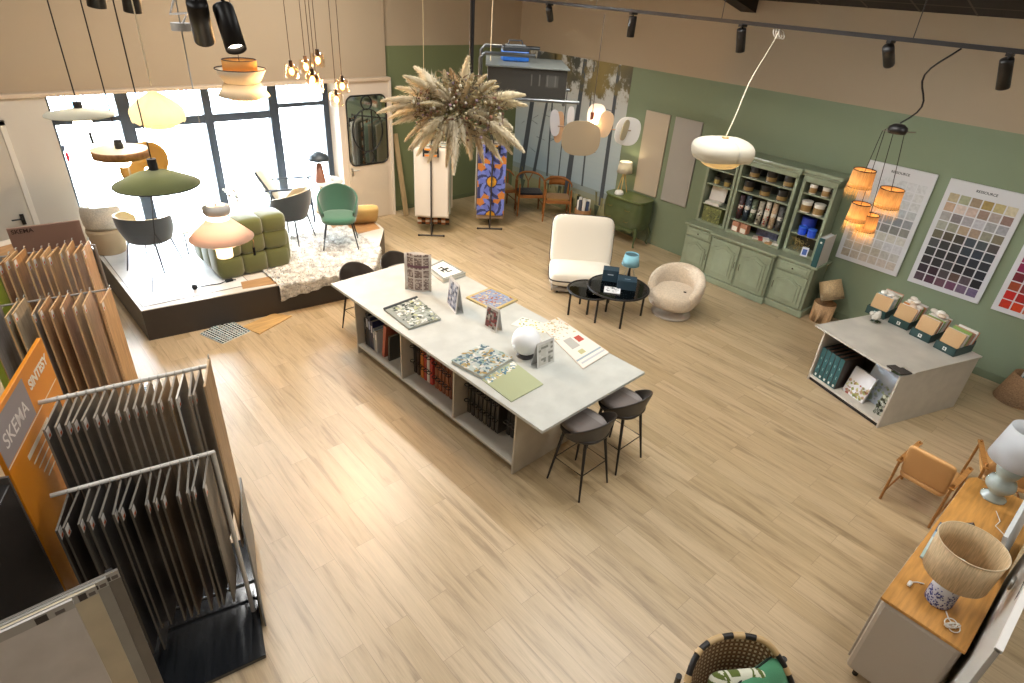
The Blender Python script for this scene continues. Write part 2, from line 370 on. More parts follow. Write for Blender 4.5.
for k in range(26):
    y=random.choice((7.42,7.95,8.35,8.95,9.35,9.75)); z=random.uniform(.9,2.3); dy=random.uniform(-.35,.35); dz=random.uniform(-.15,.1)
    if not(7.2<y+dy<9.95): continue
    m.quad((8.991,y,z),(8.991,y,z-.012),(8.991,y+dy,z+dz),(8.991,y+dy,z+dz+.006),'5c646a')
for k in range(30):
    y=random.uniform(7.2,9.9); z=random.uniform(.25,.6); m.quad((8.9915,y,z-.25),(8.9915,y-.02,z-.25),(8.9915,y-.01+random.uniform(-.08,.08),z),(8.9915,y+random.uniform(-.08,.08),z),random.choice(('6a6a48','84825c','56604c')))
tag(m.build('mural','mural'),'forest and lake wallpaper mural on the green wall in the back corner','wallpaper')
# plain sample panels on the green wall
for (ya,yb,col,lab) in ((6.18,6.68,'b9ac99','beige plain panel on the green wall, the left one nearer the mural'),(5.55,6.07,'a5a19a','grey plain panel on the green wall, the right one nearer the dresser')):
    t=T('wall_panel',lab,'panel',(8.998,(ya+yb)/2,0),-90)
    m=MB(); h=(yb-ya)/2; m.box(-h,h,-.03,0,.86,2.25,col); m.build('panel_face','fabric',t,bevel=.004)
    m=MB(); 
    for x in (-h+.02,h-.02): m.box(x-.012,x+.012,-.006,.0,.88,2.23,'6d675e')
    m.build('mounting_strip','matte',t)
# ================================================================ colour charts
def chart(yl,yr,rows,lab,title=True):
    t=T('colour_chart',lab,'poster',(8.998,(yl+yr)/2,.885),-90); w=abs(yl-yr); H=1.375
    MB().box(-w/2,w/2,-.022,0,0,H,'cfd0d2').build('board','satin',t,bevel=.002)
    m=MB(); cw=(w-.10)/6; rh=(H-.21)/10; 
    for r,row in enumerate(rows):
        for c,hx in enumerate(row):
            x=-w/2+.05+c*cw; z=H-.155-(r+1)*rh; m.box(x+.008,x+cw-.008,-.0245,-.0225,z+.007,z+rh-.007,hx)
    m.build('swatch_grid','print',t)
    if title: text('RESSOURCE',.042,'3c3f44',t,frameM((0,-.0235,H-.08),(1,0,0),(0,0,1)),bold=.0008)
    return t
ch2=["b3a585 9fa283 94826a 9f8a52 b5a878 c9c0a2","b99d85 d0bfb4 c2ab9e 927c6e a79a92 8a7068","a09c98 7b7474 a19da0 b8b8be 9c9c9c 9a9a9e","9fa093 8f8f7c a89378 9b8672 8b8a78 77705c","66624e 524c3c 403c34 3e4850 444d50 4a4745","484c4c 363839 343537 2e3842 2d3643 333a42","303334 2b2d2f 292b2e 262c36 232832 2a2e36","2b2a30 292a2e 3a3b40 17161c 1e1e26 20242e","2e2530 35222e 4b4548 5e4a40 544a50 18181e","4a3944 48283a 664855 6f4560 705c74 6b5d7c"]
ch1=["cdcfd0 ccced0 ced0d1 cbcdcf c9cbcd c8cacb","cfd0d0 cdcfcf cccccb c9cac9 c6c8c8 c9cac8","cfcfcd cfd0ce c8cac8 c4c6c5 c3c5c4 c5c6c5","c5c8cb c0c5c9 c8c9c8 c2c4c6 aeb4b8 b2b5b6","93999e 8f959a 8b9197 868d93 7f868c 8b9094","7c7f7f 74777a 838684 7b7d7c 7c7e7b 85867f","b5b6ae bbbab1 b3b3a6 bdbcb0 c4c2b8 c8c6bd","bdb8ae c2bdb4 b5b3aa b8b8b6 c2c3c6 c6c6c8","b5ad9f b9b1a4 b3ad9d b6b2a6 b7b6b0 bcbbb6","a89d8c b6ac9f bfb6ac c2bab0 c4bab2 c2b8ad"]
ch3=["b04a60 c26a7a c27a80 a84050 b05060 b86070","a83050 a02848 9a2848 b03a50 c05060 b04860","a01e50 a82040 b02048 9a2040 a83048 b84058","a81e58 b0285a a0204a 982040 a03048 b04058","981e58 a82a60 982048 8c1c38 982840 a83a50","8a1c4c 92204c 8c2040 842038 90283c a03848","6c1a2a 741c2c 7c1c2c 8a1c2c 942030 a03038","9a4424 7c1e24 8c1c24 9c2428 a82c2c b03838","b81c14 a01414 b02018 b83020 c04830 c86a50","b42a14 c43a10 c8603c cc7c50 d09070 d8a890"]
chart(2.97,2.14,[r.split() for r in ch1],'pale colour chart poster of whites and greys nearest the dresser')
chart(2.0,1.17,[r.split() for r in ch2],'dark-toned colour chart poster in the middle of the three on the green wall')
chart(1.03,.20,[r.split() for r in ch3],'red-toned colour chart poster cut by the right edge of the photo')
# ================================================================ green dresser (front face looks to -X; local x = world -Y)
DG='8a947c'; DG2='7f8972'
dr=T('dresser','large sage green dresser with open shelves above doors, against the green wall','dresser',(8.5,4.09,0),-90)
def lx(y): return 4.09-y      # world y -> local x
def ly(x): return x-8.5
m=MB(); 
# lower body: side bays recessed, middle bay proud
m.box(lx(5.16),lx(4.65),0.03,.46,.1,.77,DG2); m.box(lx(3.59),lx(3.02),0.03,.46,.1,.77,DG2); m.box(lx(4.65),lx(3.59),-.03,.46,.1,.77,DG2)
m.build('base_cabinet','lacquer',dr,bevel=.006)
m=MB(); m.prism([(lx(5.19),.01),(lx(4.67),.01),(lx(4.67),-.055),(lx(3.57),-.055),(lx(3.57),.01),(lx(2.99),.01),(lx(2.99),.47),(lx(5.19),.47)],0,.1,DG); m.build('plinth','lacquer',dr,bevel=.012)
m=MB(); m.prism([(lx(5.20),-.005),(lx(4.68),-.005),(lx(4.68),-.07),(lx(3.56),-.07),(lx(3.56),-.005),(lx(2.98),-.005),(lx(2.98),.48),(lx(5.20),.48)],.77,.81,DG); m.build('countertop','lacquer',dr,bevel=.012)
def arch_door(xa,xb,z0,z1,y,hinge):
    dmb=MB(); dmb.box(xa,xb,y-.022,y,z0,z1,DG); o=dmb.build('door','lacquer',dr,bevel=.006)
    w=xb-xa; mm=MB(); ins=.055; x0,x1=xa+ins,xb-ins; zb,zt=z0+ins,z1-ins-.02
    pts=[(x0,zb),(x1,zb),(x1,zt-.05)]
    for k in range(9):
        t=k/8; x=x1+(x0-x1)*t; pts.append((x,zt-.05+.06*math.sin(PI*t)**2+ (.012 if .35<t<.65 else 0)))
    pts.append((x0,zt-.05))
    mm.prismY(pts,y-.034,y-.02,DG); 
    cx=(x0+x1)/2; cz=(zb+zt)/2; pts2=[(cx+(px-cx)*.78,cz+(pz-cz)*.82) for px,pz in pts]
    mm.prismY(pts2,y-.042,y-.03,'909a82'); mm.build('door_panel','lacquer',o,bevel=.007)
    kx=xb-.025 if hinge=='l' else xa+.025
    k=MB(); k.tube([(kx,y-.022,(z0+z1)/2-.05),(kx,y-.036,(z0+z1)/2-.04),(kx,y-.036,(z0+z1)/2+.04),(kx,y-.022,(z0+z1)/2+.05)],.005,'5a5040'); k.build('key_plate','metal',o)
arch_door(lx(5.14),lx(4.68),.12,.60,.03,'l'); arch_door(lx(4.62),lx(4.14),.12,.74,-.03,'l'); arch_door(lx(4.10),lx(3.62),.12,.74,-.03,'r'); arch_door(lx(3.55),lx(3.06),.12,.60,.03,'r')
for a,b in ((5.14,4.68),(3.55,3.06)):
    o=MB().box(lx(a),lx(b),.005,.03,.62,.755,DG).build('drawer','lacquer',dr,bevel=.006)
    MB().box(lx(a)+.04,lx(b)-.04,-.003,.008,.645,.73,'909a82').build('drawer_panel','lacquer',o,bevel=.005)
    m=MB().at((lx((a+b)/2),-.003,.688),rx=90); m.lathe([(.0001,.03),(.011,.026),(.013,.018),(.005,.01),(.004,0)],'5a5040',12); m.build('knob','metal',o)
# upper hutch: three open bays
m=MB(); UX0,UX1=.2,.48   # local y of hutch front/back
def bay(a,b,yf,ztop,shelves):
    xa,xb=lx(a),lx(b)
    m.box(xa-.045,xa,yf,UX1,.81,ztop,DG); m.box(xb,xb+.045,yf,UX1,.81,ztop,DG)
    m.box(xa-.045,xb+.045,yf,UX1,ztop-.03,ztop+.06,DG); m.box(xa,xb,yf,UX1,.81,.86,DG)
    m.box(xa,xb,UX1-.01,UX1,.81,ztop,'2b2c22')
    for z in shelves: m.box(xa,xb,yf+.02,UX1,z-.022,z,DG)
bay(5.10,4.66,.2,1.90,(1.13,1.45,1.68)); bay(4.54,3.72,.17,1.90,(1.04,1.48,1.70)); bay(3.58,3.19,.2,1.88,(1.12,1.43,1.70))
m.build('hutch','lacquer',dr,bevel=.006)
m=MB(); m.prism([(lx(5.2),.16),(lx(4.63),.16),(lx(4.63),.11),(lx(3.63),.11),(lx(3.63),.16),(lx(3.09),.16),(lx(3.09),.49),(lx(5.2),.49)],1.97,2.02,DG)
m.prism([(lx(5.17),.18),(lx(4.61),.18),(lx(4.61),.14),(lx(3.65),.14),(lx(3.65),.18),(lx(3.12),.18),(lx(3.12),.49),(lx(5.17),.49)],1.93,1.97,DG2); m.build('cornice','lacquer',dr,bevel=.015)
# things on the dresser. helper: world position of a shelf spot
def tin(name,label,cat,x,y,z,r,h,body,band,lid,group,lidname='lid'):
    t=T(name,label,cat,(x,y,z),random.uniform(0,360),group)
    m=MB(); m.cyl((0,0),r,0,h,body,20); m.lathe([(r+.001,h*.12),(r+.001,h*(.5 if body=='1c1a18' else .7))],band,20); m.lathe([(r+.003,0),(r+.003,.006)],'a8a49a',20); m.build('can','satin',t)
    m=MB(); m.cyl((0,0),r+.003,h-.006,h+.008,lid,20); m.lathe([(r*.7,h+.009),(r*.8,h+.012),(r*.86,h+.009)],lid,20); m.build(lidname,'metal' if lid in('55524c','4a4640') else 'satin',t); return t
X1=8.77
cols=('third from the left','middle','right-hand')
rowY=(4.36,4.09,3.82)
for zi,(z,rn) in enumerate(((1.702,'top'),(1.482,'second'))):
    for k,y in enumerate(rowY):
        tin('paint_tin','black and gold paint tin, %s of three on the %s shelf of the middle bay'%(('left','centre','right')[k],rn),'tin',X1,y+(.06 if zi else .02),z,.072,.15,'1c1a18','8a7040','24221f','black and gold paint tins in the dresser')
for k,y in enumerate((4.96,4.78)):
    tin('small_paint_tin','small dark paint tin with gold label, %s one of two in the dresser left bay'%(('left','right')[k]),'tin',X1,y,1.452,.045,.11,'4a4a42','a08c50','55524c','small tins in the left bay')
for k,y in enumerate((3.48,3.30)):
    tin('white_paint_tin','white paint tin with brown label, %s of the upper pair in the dresser right bay'%(('left','right')[k]),'tin',X1,y,1.702,.05,.12,'ddd8cc','9a7a4a','e6e2d8','white tins in the right bay')
    tin('white_paint_tin','larger white brown-labelled tin, %s of the lower pair in the dresser right bay'%(('left','right')[k]),'tin',X1,y+.02,1.432,.072,.15,'ddd8cc','8a6e40','e6e2d8','white tins in the right bay')
tin('blue_tin','large blue tin at the back of the dresser right bay','tin',8.86,3.43,1.122,.1,.22,'1c2f8c','1c3498','1c2f8c','blue tins')
for k,y in enumerate((3.43,3.29)):
    tin('blue_jar','small bright blue jar, %s of two in front of the large blue tin'%(('left','right')[k]),'jar',8.72,y,1.122,.055,.11,'1a45c4','2050d0','3a70e0','blue tins')
# fabric rolls standing in middle bay
rc=['4a3438','3c4a5a','5c6650','c0b8a4','cfc4b0','c2a684','5a5a58']; rt_=['a04a3a','b8c0c8','8f9a80','4a4038','b04a3a','e0cfae','8a8a88']
rl=['dark plum with red top','blue and white patterned','grey-green','cream floral','cream with red and black flowers','sand floral','dark grey']
for k in range(7):
    y=4.46-k*.108
    t=T('wallpaper_roll','%s wallpaper roll standing in the middle bay of the dresser'%rl[k],'roll',(8.76,y,1.045),random.uniform(0,360),'wallpaper rolls in the dresser',rx=0)
    h=random.uniform(.34,.40); m=MB(); m.lathe([(.0001,0),(.038,0),(.038,h),(.03,h),(.012,h-.004),(.0001,h-.004)],rc[k],16)
    for q in range(16):
        a=random.uniform(0,2*PI); z=random.uniform(.03,h-.04); s_=random.uniform(.012,.022)
        m.at((0.0387*math.cos(a),.0387*math.sin(a),z),rz=math.degrees(a)); m.add([(0,-s_,0),(0,0,-s_),(0,s_,0),(0,0,s_)],[(0,1,2,3)],rt_[k])
    m.M=Matrix.Identity(4); m.build('paper','floral',t); MB().cyl((0,0),.0385,h*.45,h*.6,'d8d4c8',16).build('paper_band','matte',t)
for k,y in enumerate((4.42,4.28)):
    t=T('gift_box','small terracotta and white box, %s of two on the dresser counter shelf'%(('left','right')[k]),'box',(8.72,y,.862),random.uniform(-100,-80),'terracotta boxes'); m=MB(); m.box(-.06,.06,-.05,.05,0,.15,'b07a5c'); m.build('box_body','satin',t,bevel=.003); MB().box(-.045,.045,-.053,-.05,0.01,.08,'e4dccc').build('box_label','matte',t)
t=T('patterned_plaque','blue-grey patterned plate standing at the back of the dresser counter','plate',(8.86,3.98,.862),-90); MB().box(-.17,.17,-.01,.01,0,.2,'5b6080').build('plate_body','floral',t,bevel=.004)
random.seed(5)
for k in range(5):
    y=4.06-k*.08; t=T('swatch_booklet','small cream and red swatch booklet in the middle bay, %s from the left'%ORD[k],'booklet',(8.68+random.uniform(-.03,.03),y,.862),random.uniform(-130,-50),'swatch booklets on the dresser')
    MB().box(-.045,.045,-.06,.06,0,.02+.01*(k%3),('d8cfc0','b05040','e8e4da','c8a070','dcd8cc')[k]).build('booklet_cover','print',t,bevel=.002)
t=T('white_tile_box','white boxes stacked on the second shelf of the dresser left bay','box',(8.78,4.9,1.132),-86); m=MB(); m.box(-.14,.1,-.09,.09,0,.045,'d6d2c8'); m.build('box_body','satin',t,bevel=.003)
t=T('white_panel_sample','tilted white panel sample leaning on the shelf of the dresser left bay','panel',(8.84,4.93,1.178),-84,rx=-12); MB().box(-.13,.13,-.008,.008,0,.22,'dcd8d2').build('sample_face','matte',t)
t=T('leaf_print_box','green and yellow leaf patterned box at the bottom of the dresser left bay','box',(8.77,4.88,.862),-90); m=MB(); m.box(-.16,.16,-.08,.08,0,.24,'6a6e40')
for k in range(60):
    x=random.uniform(-.15,.15); z=random.uniform(.01,.22); a=random.uniform(0,PI); l=.03; m.add([(x-l*math.cos(a),-.081,z-l*math.sin(a)),(x+.006,-.081,z-.006),(x+l*math.cos(a),-.081,z+l*math.sin(a)),(x-.006,-.081,z+.006)],[(0,1,2,3)],random.choice(('2c3420','a4a65c','3c4a2c','8a9050')))
m.build('box_body','satin',t)
t=T('dried_moss_bundle','straw-coloured dried bundle at the bottom of the dresser right bay','ornament',(8.74,3.43,.862),-90)
m=MB()
for k in range(160):
    a=random.uniform(0,2*PI); b=random.uniform(0,1); r=.02+.12*random.random(); p=Vector((math.cos(a)*r,math.sin(a)*r*.6,.02+.16*b)); q=p+Vector((random.uniform(-.04,.04),random.uniform(-.03,.03),random.uniform(-.02,.04)))
    m.tube([p,q],[.003,.001],random.choice(('b8a268','c8b47c','9c8850')),3,caps=False)
m.build('bundle','matte',t)
t=T('small_card','small blue and white card leaning at the bottom of the dresser right bay','card',(8.62,3.27,.862),-75,rx=-20); MB().box(-.045,.045,-.004,.004,0,.13,'d8dce8').build('card_face','matte',t); MB().box(-.03,.03,-.006,-.004,.02,.10,'5068a8').build('card_print','matte',kids(t)[0])
t=T('sample_binder','tall white binder with dark teal spine standing at the right end of the dresser counter','binder',(8.5,3.06,.812),-90)
m=MB(); m.box(-.02,-.012,0.0,.34,0,.42,'cfcbc4'); m.box(.05,.058,0,.34,0,.42,'cfcbc4'); m.box(-.02,.058,-.012,0,0,.42,'1f4a4c'); m.build('cover','satin',t); MB().box(-.01,.048,.0,.33,.008,.41,'dfe0de').build('pages','matte',t)
m=MB().at((.019,-.0125,.36),rx=90); m.cyl((0,0),.014,-.001,.001,'d8d8d0',14); m.build('spine_mark','matte',t)
# paper waste baskets next to the dresser
t=T('paper_basket','tan paper basket standing on the floor beside the dresser','basket',(8.74,2.80,0))
def pbasket(t,r0,r1,h,col):
    m=MB(); m.lathe([(.0001,.004),(r0,.004),(r0,0),(r1,h),(r1-.006,h),(r0-.006,.01),(.0001,.01)],col,28); m.build('basket_wall','wicker',t)
pbasket(t,.15,.15,.28,'c09a70')
t=T('tilted_basket','tan woven basket lying tilted on top of another beside the dresser','basket',(8.73,2.72,.36),-20,rx=-32); pbasket(t,.155,.145,.28,'c2a478')
# ================================================================ display desk
du=Vector((.314,.949,0)); DZ=math.degrees(math.atan2(.949,.314))   # local x = u (width), local y -> -v
dk=T('display_desk','low grey-white display desk with an open front bay and parcels of samples on top','desk',(6.86,1.67,0),-90+ (DZ-90)+0)
# local: x to the right seen from the front, y into the desk (depth)
DW=1.02; DH=.70; DD=1.28
m=MB(); m.box(-DW/2,-DW/2+.022,0,DD-.1,0.0,DH-.02,'b9b3a8'); m.box(DW/2-.022,DW/2,0,DD,0.0,DH-.02,'b9b3a8'); m.build('side_panel','laminate',dk,bevel=.002)
MB().box(-DW/2+.022,DW/2-.022,.0,DD-.1,.05,.072,'c4bfb5').build('bottom_shelf','laminate',dk)
MB().box(-DW/2+.022,DW/2-.022,.02,.04,0,.05,'2a2624').build('kick_strip','matte',dk)
MB().box(-DW/2+.022,DW/2-.022,.62,.64,.05,DH-.02,'6a645c').build('back_panel','matte',dk)
m=MB(); m.prism([(-DW/2-.12,-.03),(DW/2-.12,-.03),(DW/2-.12,.2),(DW/2+.01,.2),(DW/2+.01,DD+.03),(-DW/2-.12,DD-.05)],DH-.02,DH,'bdb8ad'); m.build('desk_top','marble',dk,bevel=.002)
m=MB(); m.at((DW/2-.06,.08,DH-.005),rx=-8); m.box(-.12,.06,-.09,.09,0,.012,'3c3834'); m.build('corner_flap','matte',dk)
dM=dk.matrix_basis.copy()
def dloc(x,y,z): return tuple(Matrix.Translation(dk.location)@Matrix.Rotation(dk.rotation_euler.z,4,'Z')@Vector((x,y,z)))
drz=math.degrees(dk.rotation_euler.z)
# four sample boxes on top
bx=[(7.92,2.06),(7.88,1.77),(7.77,1.49),(7.68,1.20)]
for k,(x,y) in enumerate(bx):
    t=T('sample_box','dark teal box of swatches with kraft divider, %s of four on the desk'%('farthest','second farthest','third farthest','nearest')[k],'box',(x,y,DH+.001),drz+12-3*k,'sample boxes on the desk')
    w=.235; d_=.34; hf=.10
    m=MB(); c='23403f'; m.box(0,w,0,.008,0,hf,c); m.box(0,w,d_-.008,d_,0,hf+.04,c); m.box(0,.008,0,d_,0,hf,c); m.box(w-.008,w,0,d_,0,hf,c); m.box(0,w,0,d_,0,.006,c); m.build('box_tray','satin',t)
    MB().box(w/2-.02,w/2+.02,-.001,0,.025,.065,'d8d8d4').build('emblem','matte',t)
    text('R',.035,'23403f',kids(t)[-1],frameM((w/2,-.0015,.044),(1,0,0),(0,0,1)),bold=.001)
    m=MB(); m.at((0,.03,.01),rx=-14); m.box(.012,w-.012,0,.006,0,.25,'b8966c'); m.build('kraft_divider','matte',t)
    for q in range(9):
        m=MB(); m.at((0,.05+q*.03,.01),rx=-16+random.uniform(-4,4),rz=random.uniform(-3,3)); cc=random.choice(('d8d4cc','cfc6b8','e0dcd6','b0703c','9ab0b8','7e9a54','c8bca8','b89078')) if q<8 else ('c09078','d8d0c8','dcd4ca','c87850')[k]
        m.box(.014,w-.014,0,.012,0,.235+random.uniform(-.01,.02),cc); m.build('swatch','matte',t)
# lumpy white stones / shells behind dividers
random.seed(11)
for k,(x,y) in enumerate(((8.12,1.92),(8.10,1.62),(8.0,1.35))):
    t=T('curled_sample_bunch','bunch of curled white samples sticking out of the %s box on the desk'%('farthest','second','third')[k],'samples',(x,y,DH+.27),random.uniform(0,90),'curled samples')
    m=MB()
    for q in range(7): m.sup((random.uniform(-.09,.09),random.uniform(-.08,.08),random.uniform(-.03,.02)),(.09,.07,.045),random.choice(('d8d0c4','e2dcd2','c9b49c','dcc8b4')),.8,.8,10,6)
    m.build('curls','matte',t)
t=T('flower_cutting','small white flower with dark leaves lying on the desk before the farthest box','flower',(7.72,1.86,DH+.002)); m=MB()
for q in range(16):
    a=random.uniform(0,2*PI); p=Vector((0,0,.03)); e=Vector((math.cos(a)*.07,math.sin(a)*.07,random.uniform(.0,.07))); s_=Vector((-math.sin(a),math.cos(a),0))*.022
    m.add([p,(p+e)/2+s_,e,(p+e)/2-s_],[(0,1,2,3)],random.choice(('33402a','475436','2a3624')))
m.build('leaves','matte',t); m=MB()
for q in range(14): m.sph((random.uniform(-.05,.05),random.uniform(-.04,.04)+.03,.09+random.uniform(-.03,.04)),.026,'d2cdc2',8,6)
m.build('petals','matte',t)
# binders in the left half of the open bay
for k in range(5):
    p=dloc(-DW/2+.07+k*.066,.03,.073); t=T('teal_binder','dark teal binder with small white spine mark, %s from the left in the desk bay'%ORD[k],'binder',p,drz,'teal binders in the desk')
    m=MB(); m.box(-.029,.029,0,.004,0,.40,'24555a'); m.box(-.031,-.027,0,.34,0,.40,'1b3236'); m.box(.027,.031,0,.34,0,.40,'2a211d'); m.build('cover','satin',t,bevel=.001); MB().box(-.026,.026,.006,.33,.006,.385,'4c3a30').build('pages','matte',t)
    m=MB(); m.box(-.011,.011,-.0015,0,.02,.05,'e4e4e0'); m.box(-.004,.004,-.0015,0,.12,.16,'8fb0b0'); m.box(-.004,.004,-.0015,0,.25,.28,'8fb0b0'); m.build('spine_mark','matte',t)
def deskbook(x,y,rz,rx,w,h,th,col,lab,pat):
    t=T('decor_book',lab,'book',dloc(x,y,.074),drz+rz,None,rx=rx); m=MB(); m.box(-w/2,w/2,0,th,0,h,col); m.build('cover','satin',t,bevel=.001)
    m=MB(); random.seed(int(w*1000)+int(h*100))
    for q in range(pat[2]):
        a=random.uniform(-w*.45,w*.45); b=random.uniform(pat[3]*h,pat[4]*h); s_=random.uniform(.008,.026); m.add([(a-s_,-.0015,b),(a,-.0015,b-s_),(a+s_,-.0015,b),(a,-.0015,b+s_)],[(0,1,2,3)],random.choice(pat[0]))
    m.build('cover_print','matte',t); return t
deskbook(.03,.12,-2,-14,.29,.33,.03,'dcdcdf','white book with a small village scene on the cover, standing in the desk bay',(('c8c880','a86058','d0d088','c8a890','909a60'),0,70,.02,.5))
deskbook(.22,.25,4,-14,.40,.42,.012,'b6c4d4','large pale blue book with a green edge leaning in the right of the desk bay',(('98a8b8','a8b8a0','90a080','c4ccd4'),0,60,.05,.6))
deskbook(.25,.30,4,-12,.46,.45,.02,'4a6a40','green book standing behind the pale blue book in the desk bay',(('4a6a40','54744a'),0,10,.5,.9))
deskbook(.40,.11,8,-16,.13,.24,.02,'8a9080','small black and white patterned book at the right end of the desk bay',(('2c3028','b8bca8','d0d0c8','4c5040'),0,60,.05,.95))
# roll basket at far right
t=T('wicker_roll_basket','tan cone shaped basket on the floor by the green wall at the right edge','basket',(8.72,.36,0)); m=MB(); m.lathe([(.0001,.005),(.22,.005),(.22,0),(.14,.36),(.13,.36),(.20,.012),(.0001,.012)],'a07c58',30); m.build('basket_wall','wicker',t)
for k,(dx,dy,c,l) in enumerate(((0,.03,'d8d6d0','white roll with blue and grey print'),(.05,-.04,'3f3a3c','dark roll'),(-.05,-.05,'cfccc6','pale roll'))):
    t=T('poster_roll','%s standing in the cone basket at the right edge'%l,'roll',(8.72+dx,.36+dy,.02),40*k,'rolls in the cone basket',rx=3); m=MB(); m.lathe([(.0001,0),(.045,0),(.045,.58),(.036,.58),(.03,.5),(.0001,.5)],c,16)
    if k==0: 
        m.box(-.046,-.03,-.02,.02,.30,.36,'4a90a8'); m.box(-.0465,-.03,-.01,.01,.42,.5,'6a7076')
    m.build('paper','satin',t)
# ================================================================ bombe commode in the corner with lamp and dish
cm=T('bombe_commode','olive green bow-fronted chest with curved legs below the mural edge','chest',(8.74,6.56,0),-90)
CG='4e5b38'
def bomb(u,v):
    z=.30+.50*v; a=2*PI*u
    w=.40+.045*math.sin(v*PI*.9); dd=.20+.03*math.sin(v*PI*.9)
    c,s_=math.cos(a),math.sin(a); x=w*math.copysign(abs(c)**.45,c); y=dd*math.copysign(abs(s_)**.45,s_)
    if s_<0: y-=.035*math.cos(x/w*PI/2)*(.6+.4*math.sin(v*PI))
    return (x,y,z)
m=MB(); m.grid(bomb,40,12,CG,True,cu=True); m.build('chest_body','lacquer',cm)
m=MB(); pts=[]
for k in range(40):
    a=2*PI*k/40; c,s_=math.cos(a),math.sin(a); x=.43*math.copysign(abs(c)**.4,c); y=.235*math.copysign(abs(s_)**.4,s_)
    if s_<0: y-=.04*math.cos(x/.43*PI/2)
    pts.append((x,y))
m.prism(pts,.80,.83,'5f6d3e'); m.build('chest_top','lacquer',cm,bevel=.008)
for sx in (-1,1):
    for sy in (-1,1):
        MB().tube([(sx*.36,sy*.17,.34),(sx*.40,sy*.20,.24),(sx*.385,sy*.19,.12),(sx*.37,sy*.18,.04),(sx*.395,sy*.2,0)],[.035,.03,.017,.013,.02],CG,10).build('leg','lacquer',cm)
m=MB(); m.prismY([(-.36,.32),(.36,.32),(.3,.25),(.15,.27),(0,.22),(-.15,.27),(-.3,.25)],-.235,-.215,CG); m.build('apron','lacquer',cm,bevel=.005)
for z in (.46,.66):
    for x in (-.2,.2): m=MB(); m.tube([(x-.04,-.27,z),(x-.04,-.29,z-.015),(x+.04,-.29,z-.015),(x+.04,-.27,z)],.005,'8a7a48',6); m.build('drawer_pull','metal',cm)
lp=T('table_lamp','lit table lamp with white shade and pale wooden tripod on the green chest','lamp',(8.76,6.78,.83))
m=MB()
for k in range(3):
    a=R(90+120*k); m.tube([(.10*math.cos(a),.10*math.sin(a),0),(.015*math.cos(a),.015*math.sin(a),.34)],.010,'d0b070',8)
m.build('tripod','wood_z',lp); MB().cyl((0,0),.022,.32,.40,'d8c8a0',14).build('neck','satin',lp)
m=MB(); m.lathe([(.14,.36),(.11,.55)],'c8c4bc',28); m.build('lamp_shade','shade',lp,solid=.003); MB().sph((0,0,.44),.03,'ffe2a0').build('bulb','bulb',lp)
light('POINT','lamp_light',(0,0,.50),2.5,(1,.84,.5),lp,.03)
t=T('white_dish','small white domed dish on the green chest in front of the lamp','dish',(8.62,6.72,.83)); m=MB(); m.lathe([(.0001,.0),(.08,.0),(.085,.02),(.07,.06),(.03,.075),(.0001,.077)],'e4e4e0',20); m.build('dome','satin',t)
# basket of rolls by mural chairs
t=T('roll_basket','brown cylindrical basket on the floor between the wooden chairs and the green chest','basket',(8.62,7.52,0)); m=MB(); m.lathe([(.0001,.005),(.14,.005),(.15,0),(.16,.33),(.15,.33),(.135,.012),(.0001,.012)],'9a7048',26); m.build('basket_wall','wicker',t)
random.seed(21)
for k in range(9):
    a=2*PI*k/8; r=.095 if k<8 else 0; c=('d8d6d2','2f3a58','c8c6c0','e0ded8','4a4c54','d0cdc6','3a4660','dcdad4','cac4b8')[k]
    t=T('fabric_roll','%s roll standing in the brown basket by the mural, %s around the rim'%('white' if c[0] in 'dec' else 'dark blue',ORD[k]),'roll',(8.62+r*math.cos(a),7.52+r*math.sin(a),.02),30*k,'rolls in the brown basket'); m=MB(); m.lathe([(.0001,0),(.032,0),(.032,.47+.02*(k%3)),(.022,.47+.02*(k%3)),(.0001,.44)],c,12); m.build('paper','matte',t)
# ================================================================ wooden armchairs in front of the mural
WD='8f5a2a'
def wood_chair(label,x,y,rz,seatcol,style):
    t=T('wooden_armchair',label,'chair',(x,y,0),rz,'wooden armchairs by the mural')
    for sx,sy,h in ((-.25,.22,.64),(.25,.22,.64),(-.23,-.2,.66),(.23,-.2,.66)):
        MB().tube([(sx*1.06,sy*1.08,0),(sx,sy,.42),(sx*.98,sy*.98,h)],[.014,.02,.014],WD,10).build('leg','wood_z',t)
    m=MB(); m.box(-.25,.25,.19,.22,.36,.42,WD); m.box(-.23,.23,-.21,-.18,.36,.42,WD); m.box(-.26,-.23,-.2,.22,.36,.42,WD); m.box(.23,.26,-.2,.22,.36,.42,WD)
    m.tube([(-.26,.2,.2),(-.25,-.2,.2)],.01,WD,8); m.tube([(.26,.2,.2),(.25,-.2,.2)],.01,WD,8); m.build('seat_frame','wood',t,bevel=.004)
    m=MB(); m.sup((0,0,.43),(.48,.42,.05),seatcol,.4,.3,24,8); m.build('seat','fabric',t)
    pts=[]
    for k in range(21):
        a=R(-15+210*k/20); pts.append((.27*math.cos(a),-.02-.24*math.sin(a),.66+.09*max(0,math.sin(a))))
    MB().tube(pts,[.012+.012*math.sin(PI*k/20) for k in range(21)],WD,10).build('arm_rail','wood',t)
    m=MB()
    if style=='y':
        m.tube([(0,-.2,.43),(0,-.23,.58)],.013,WD,8); m.tube([(0,-.23,.57),(-.09,-.255,.74)],.010,WD,8); m.tube([(0,-.23,.57),(.09,-.255,.74)],.010,WD,8)
    else:
        def f(u,v):
            a=R(55+70*u); return (.27*math.cos(a),-.02-.245*math.sin(a),.60+.17*v)
        m.grid(f,12,3,WD)
    m.build('back_splat','wood',t,solid=.012 if style!='y' else 0)
    return t
wood_chair('wooden armchair partly hidden behind the blue fabric banner, left of the three by the mural',7.9,9.15,160,'a08250','p')
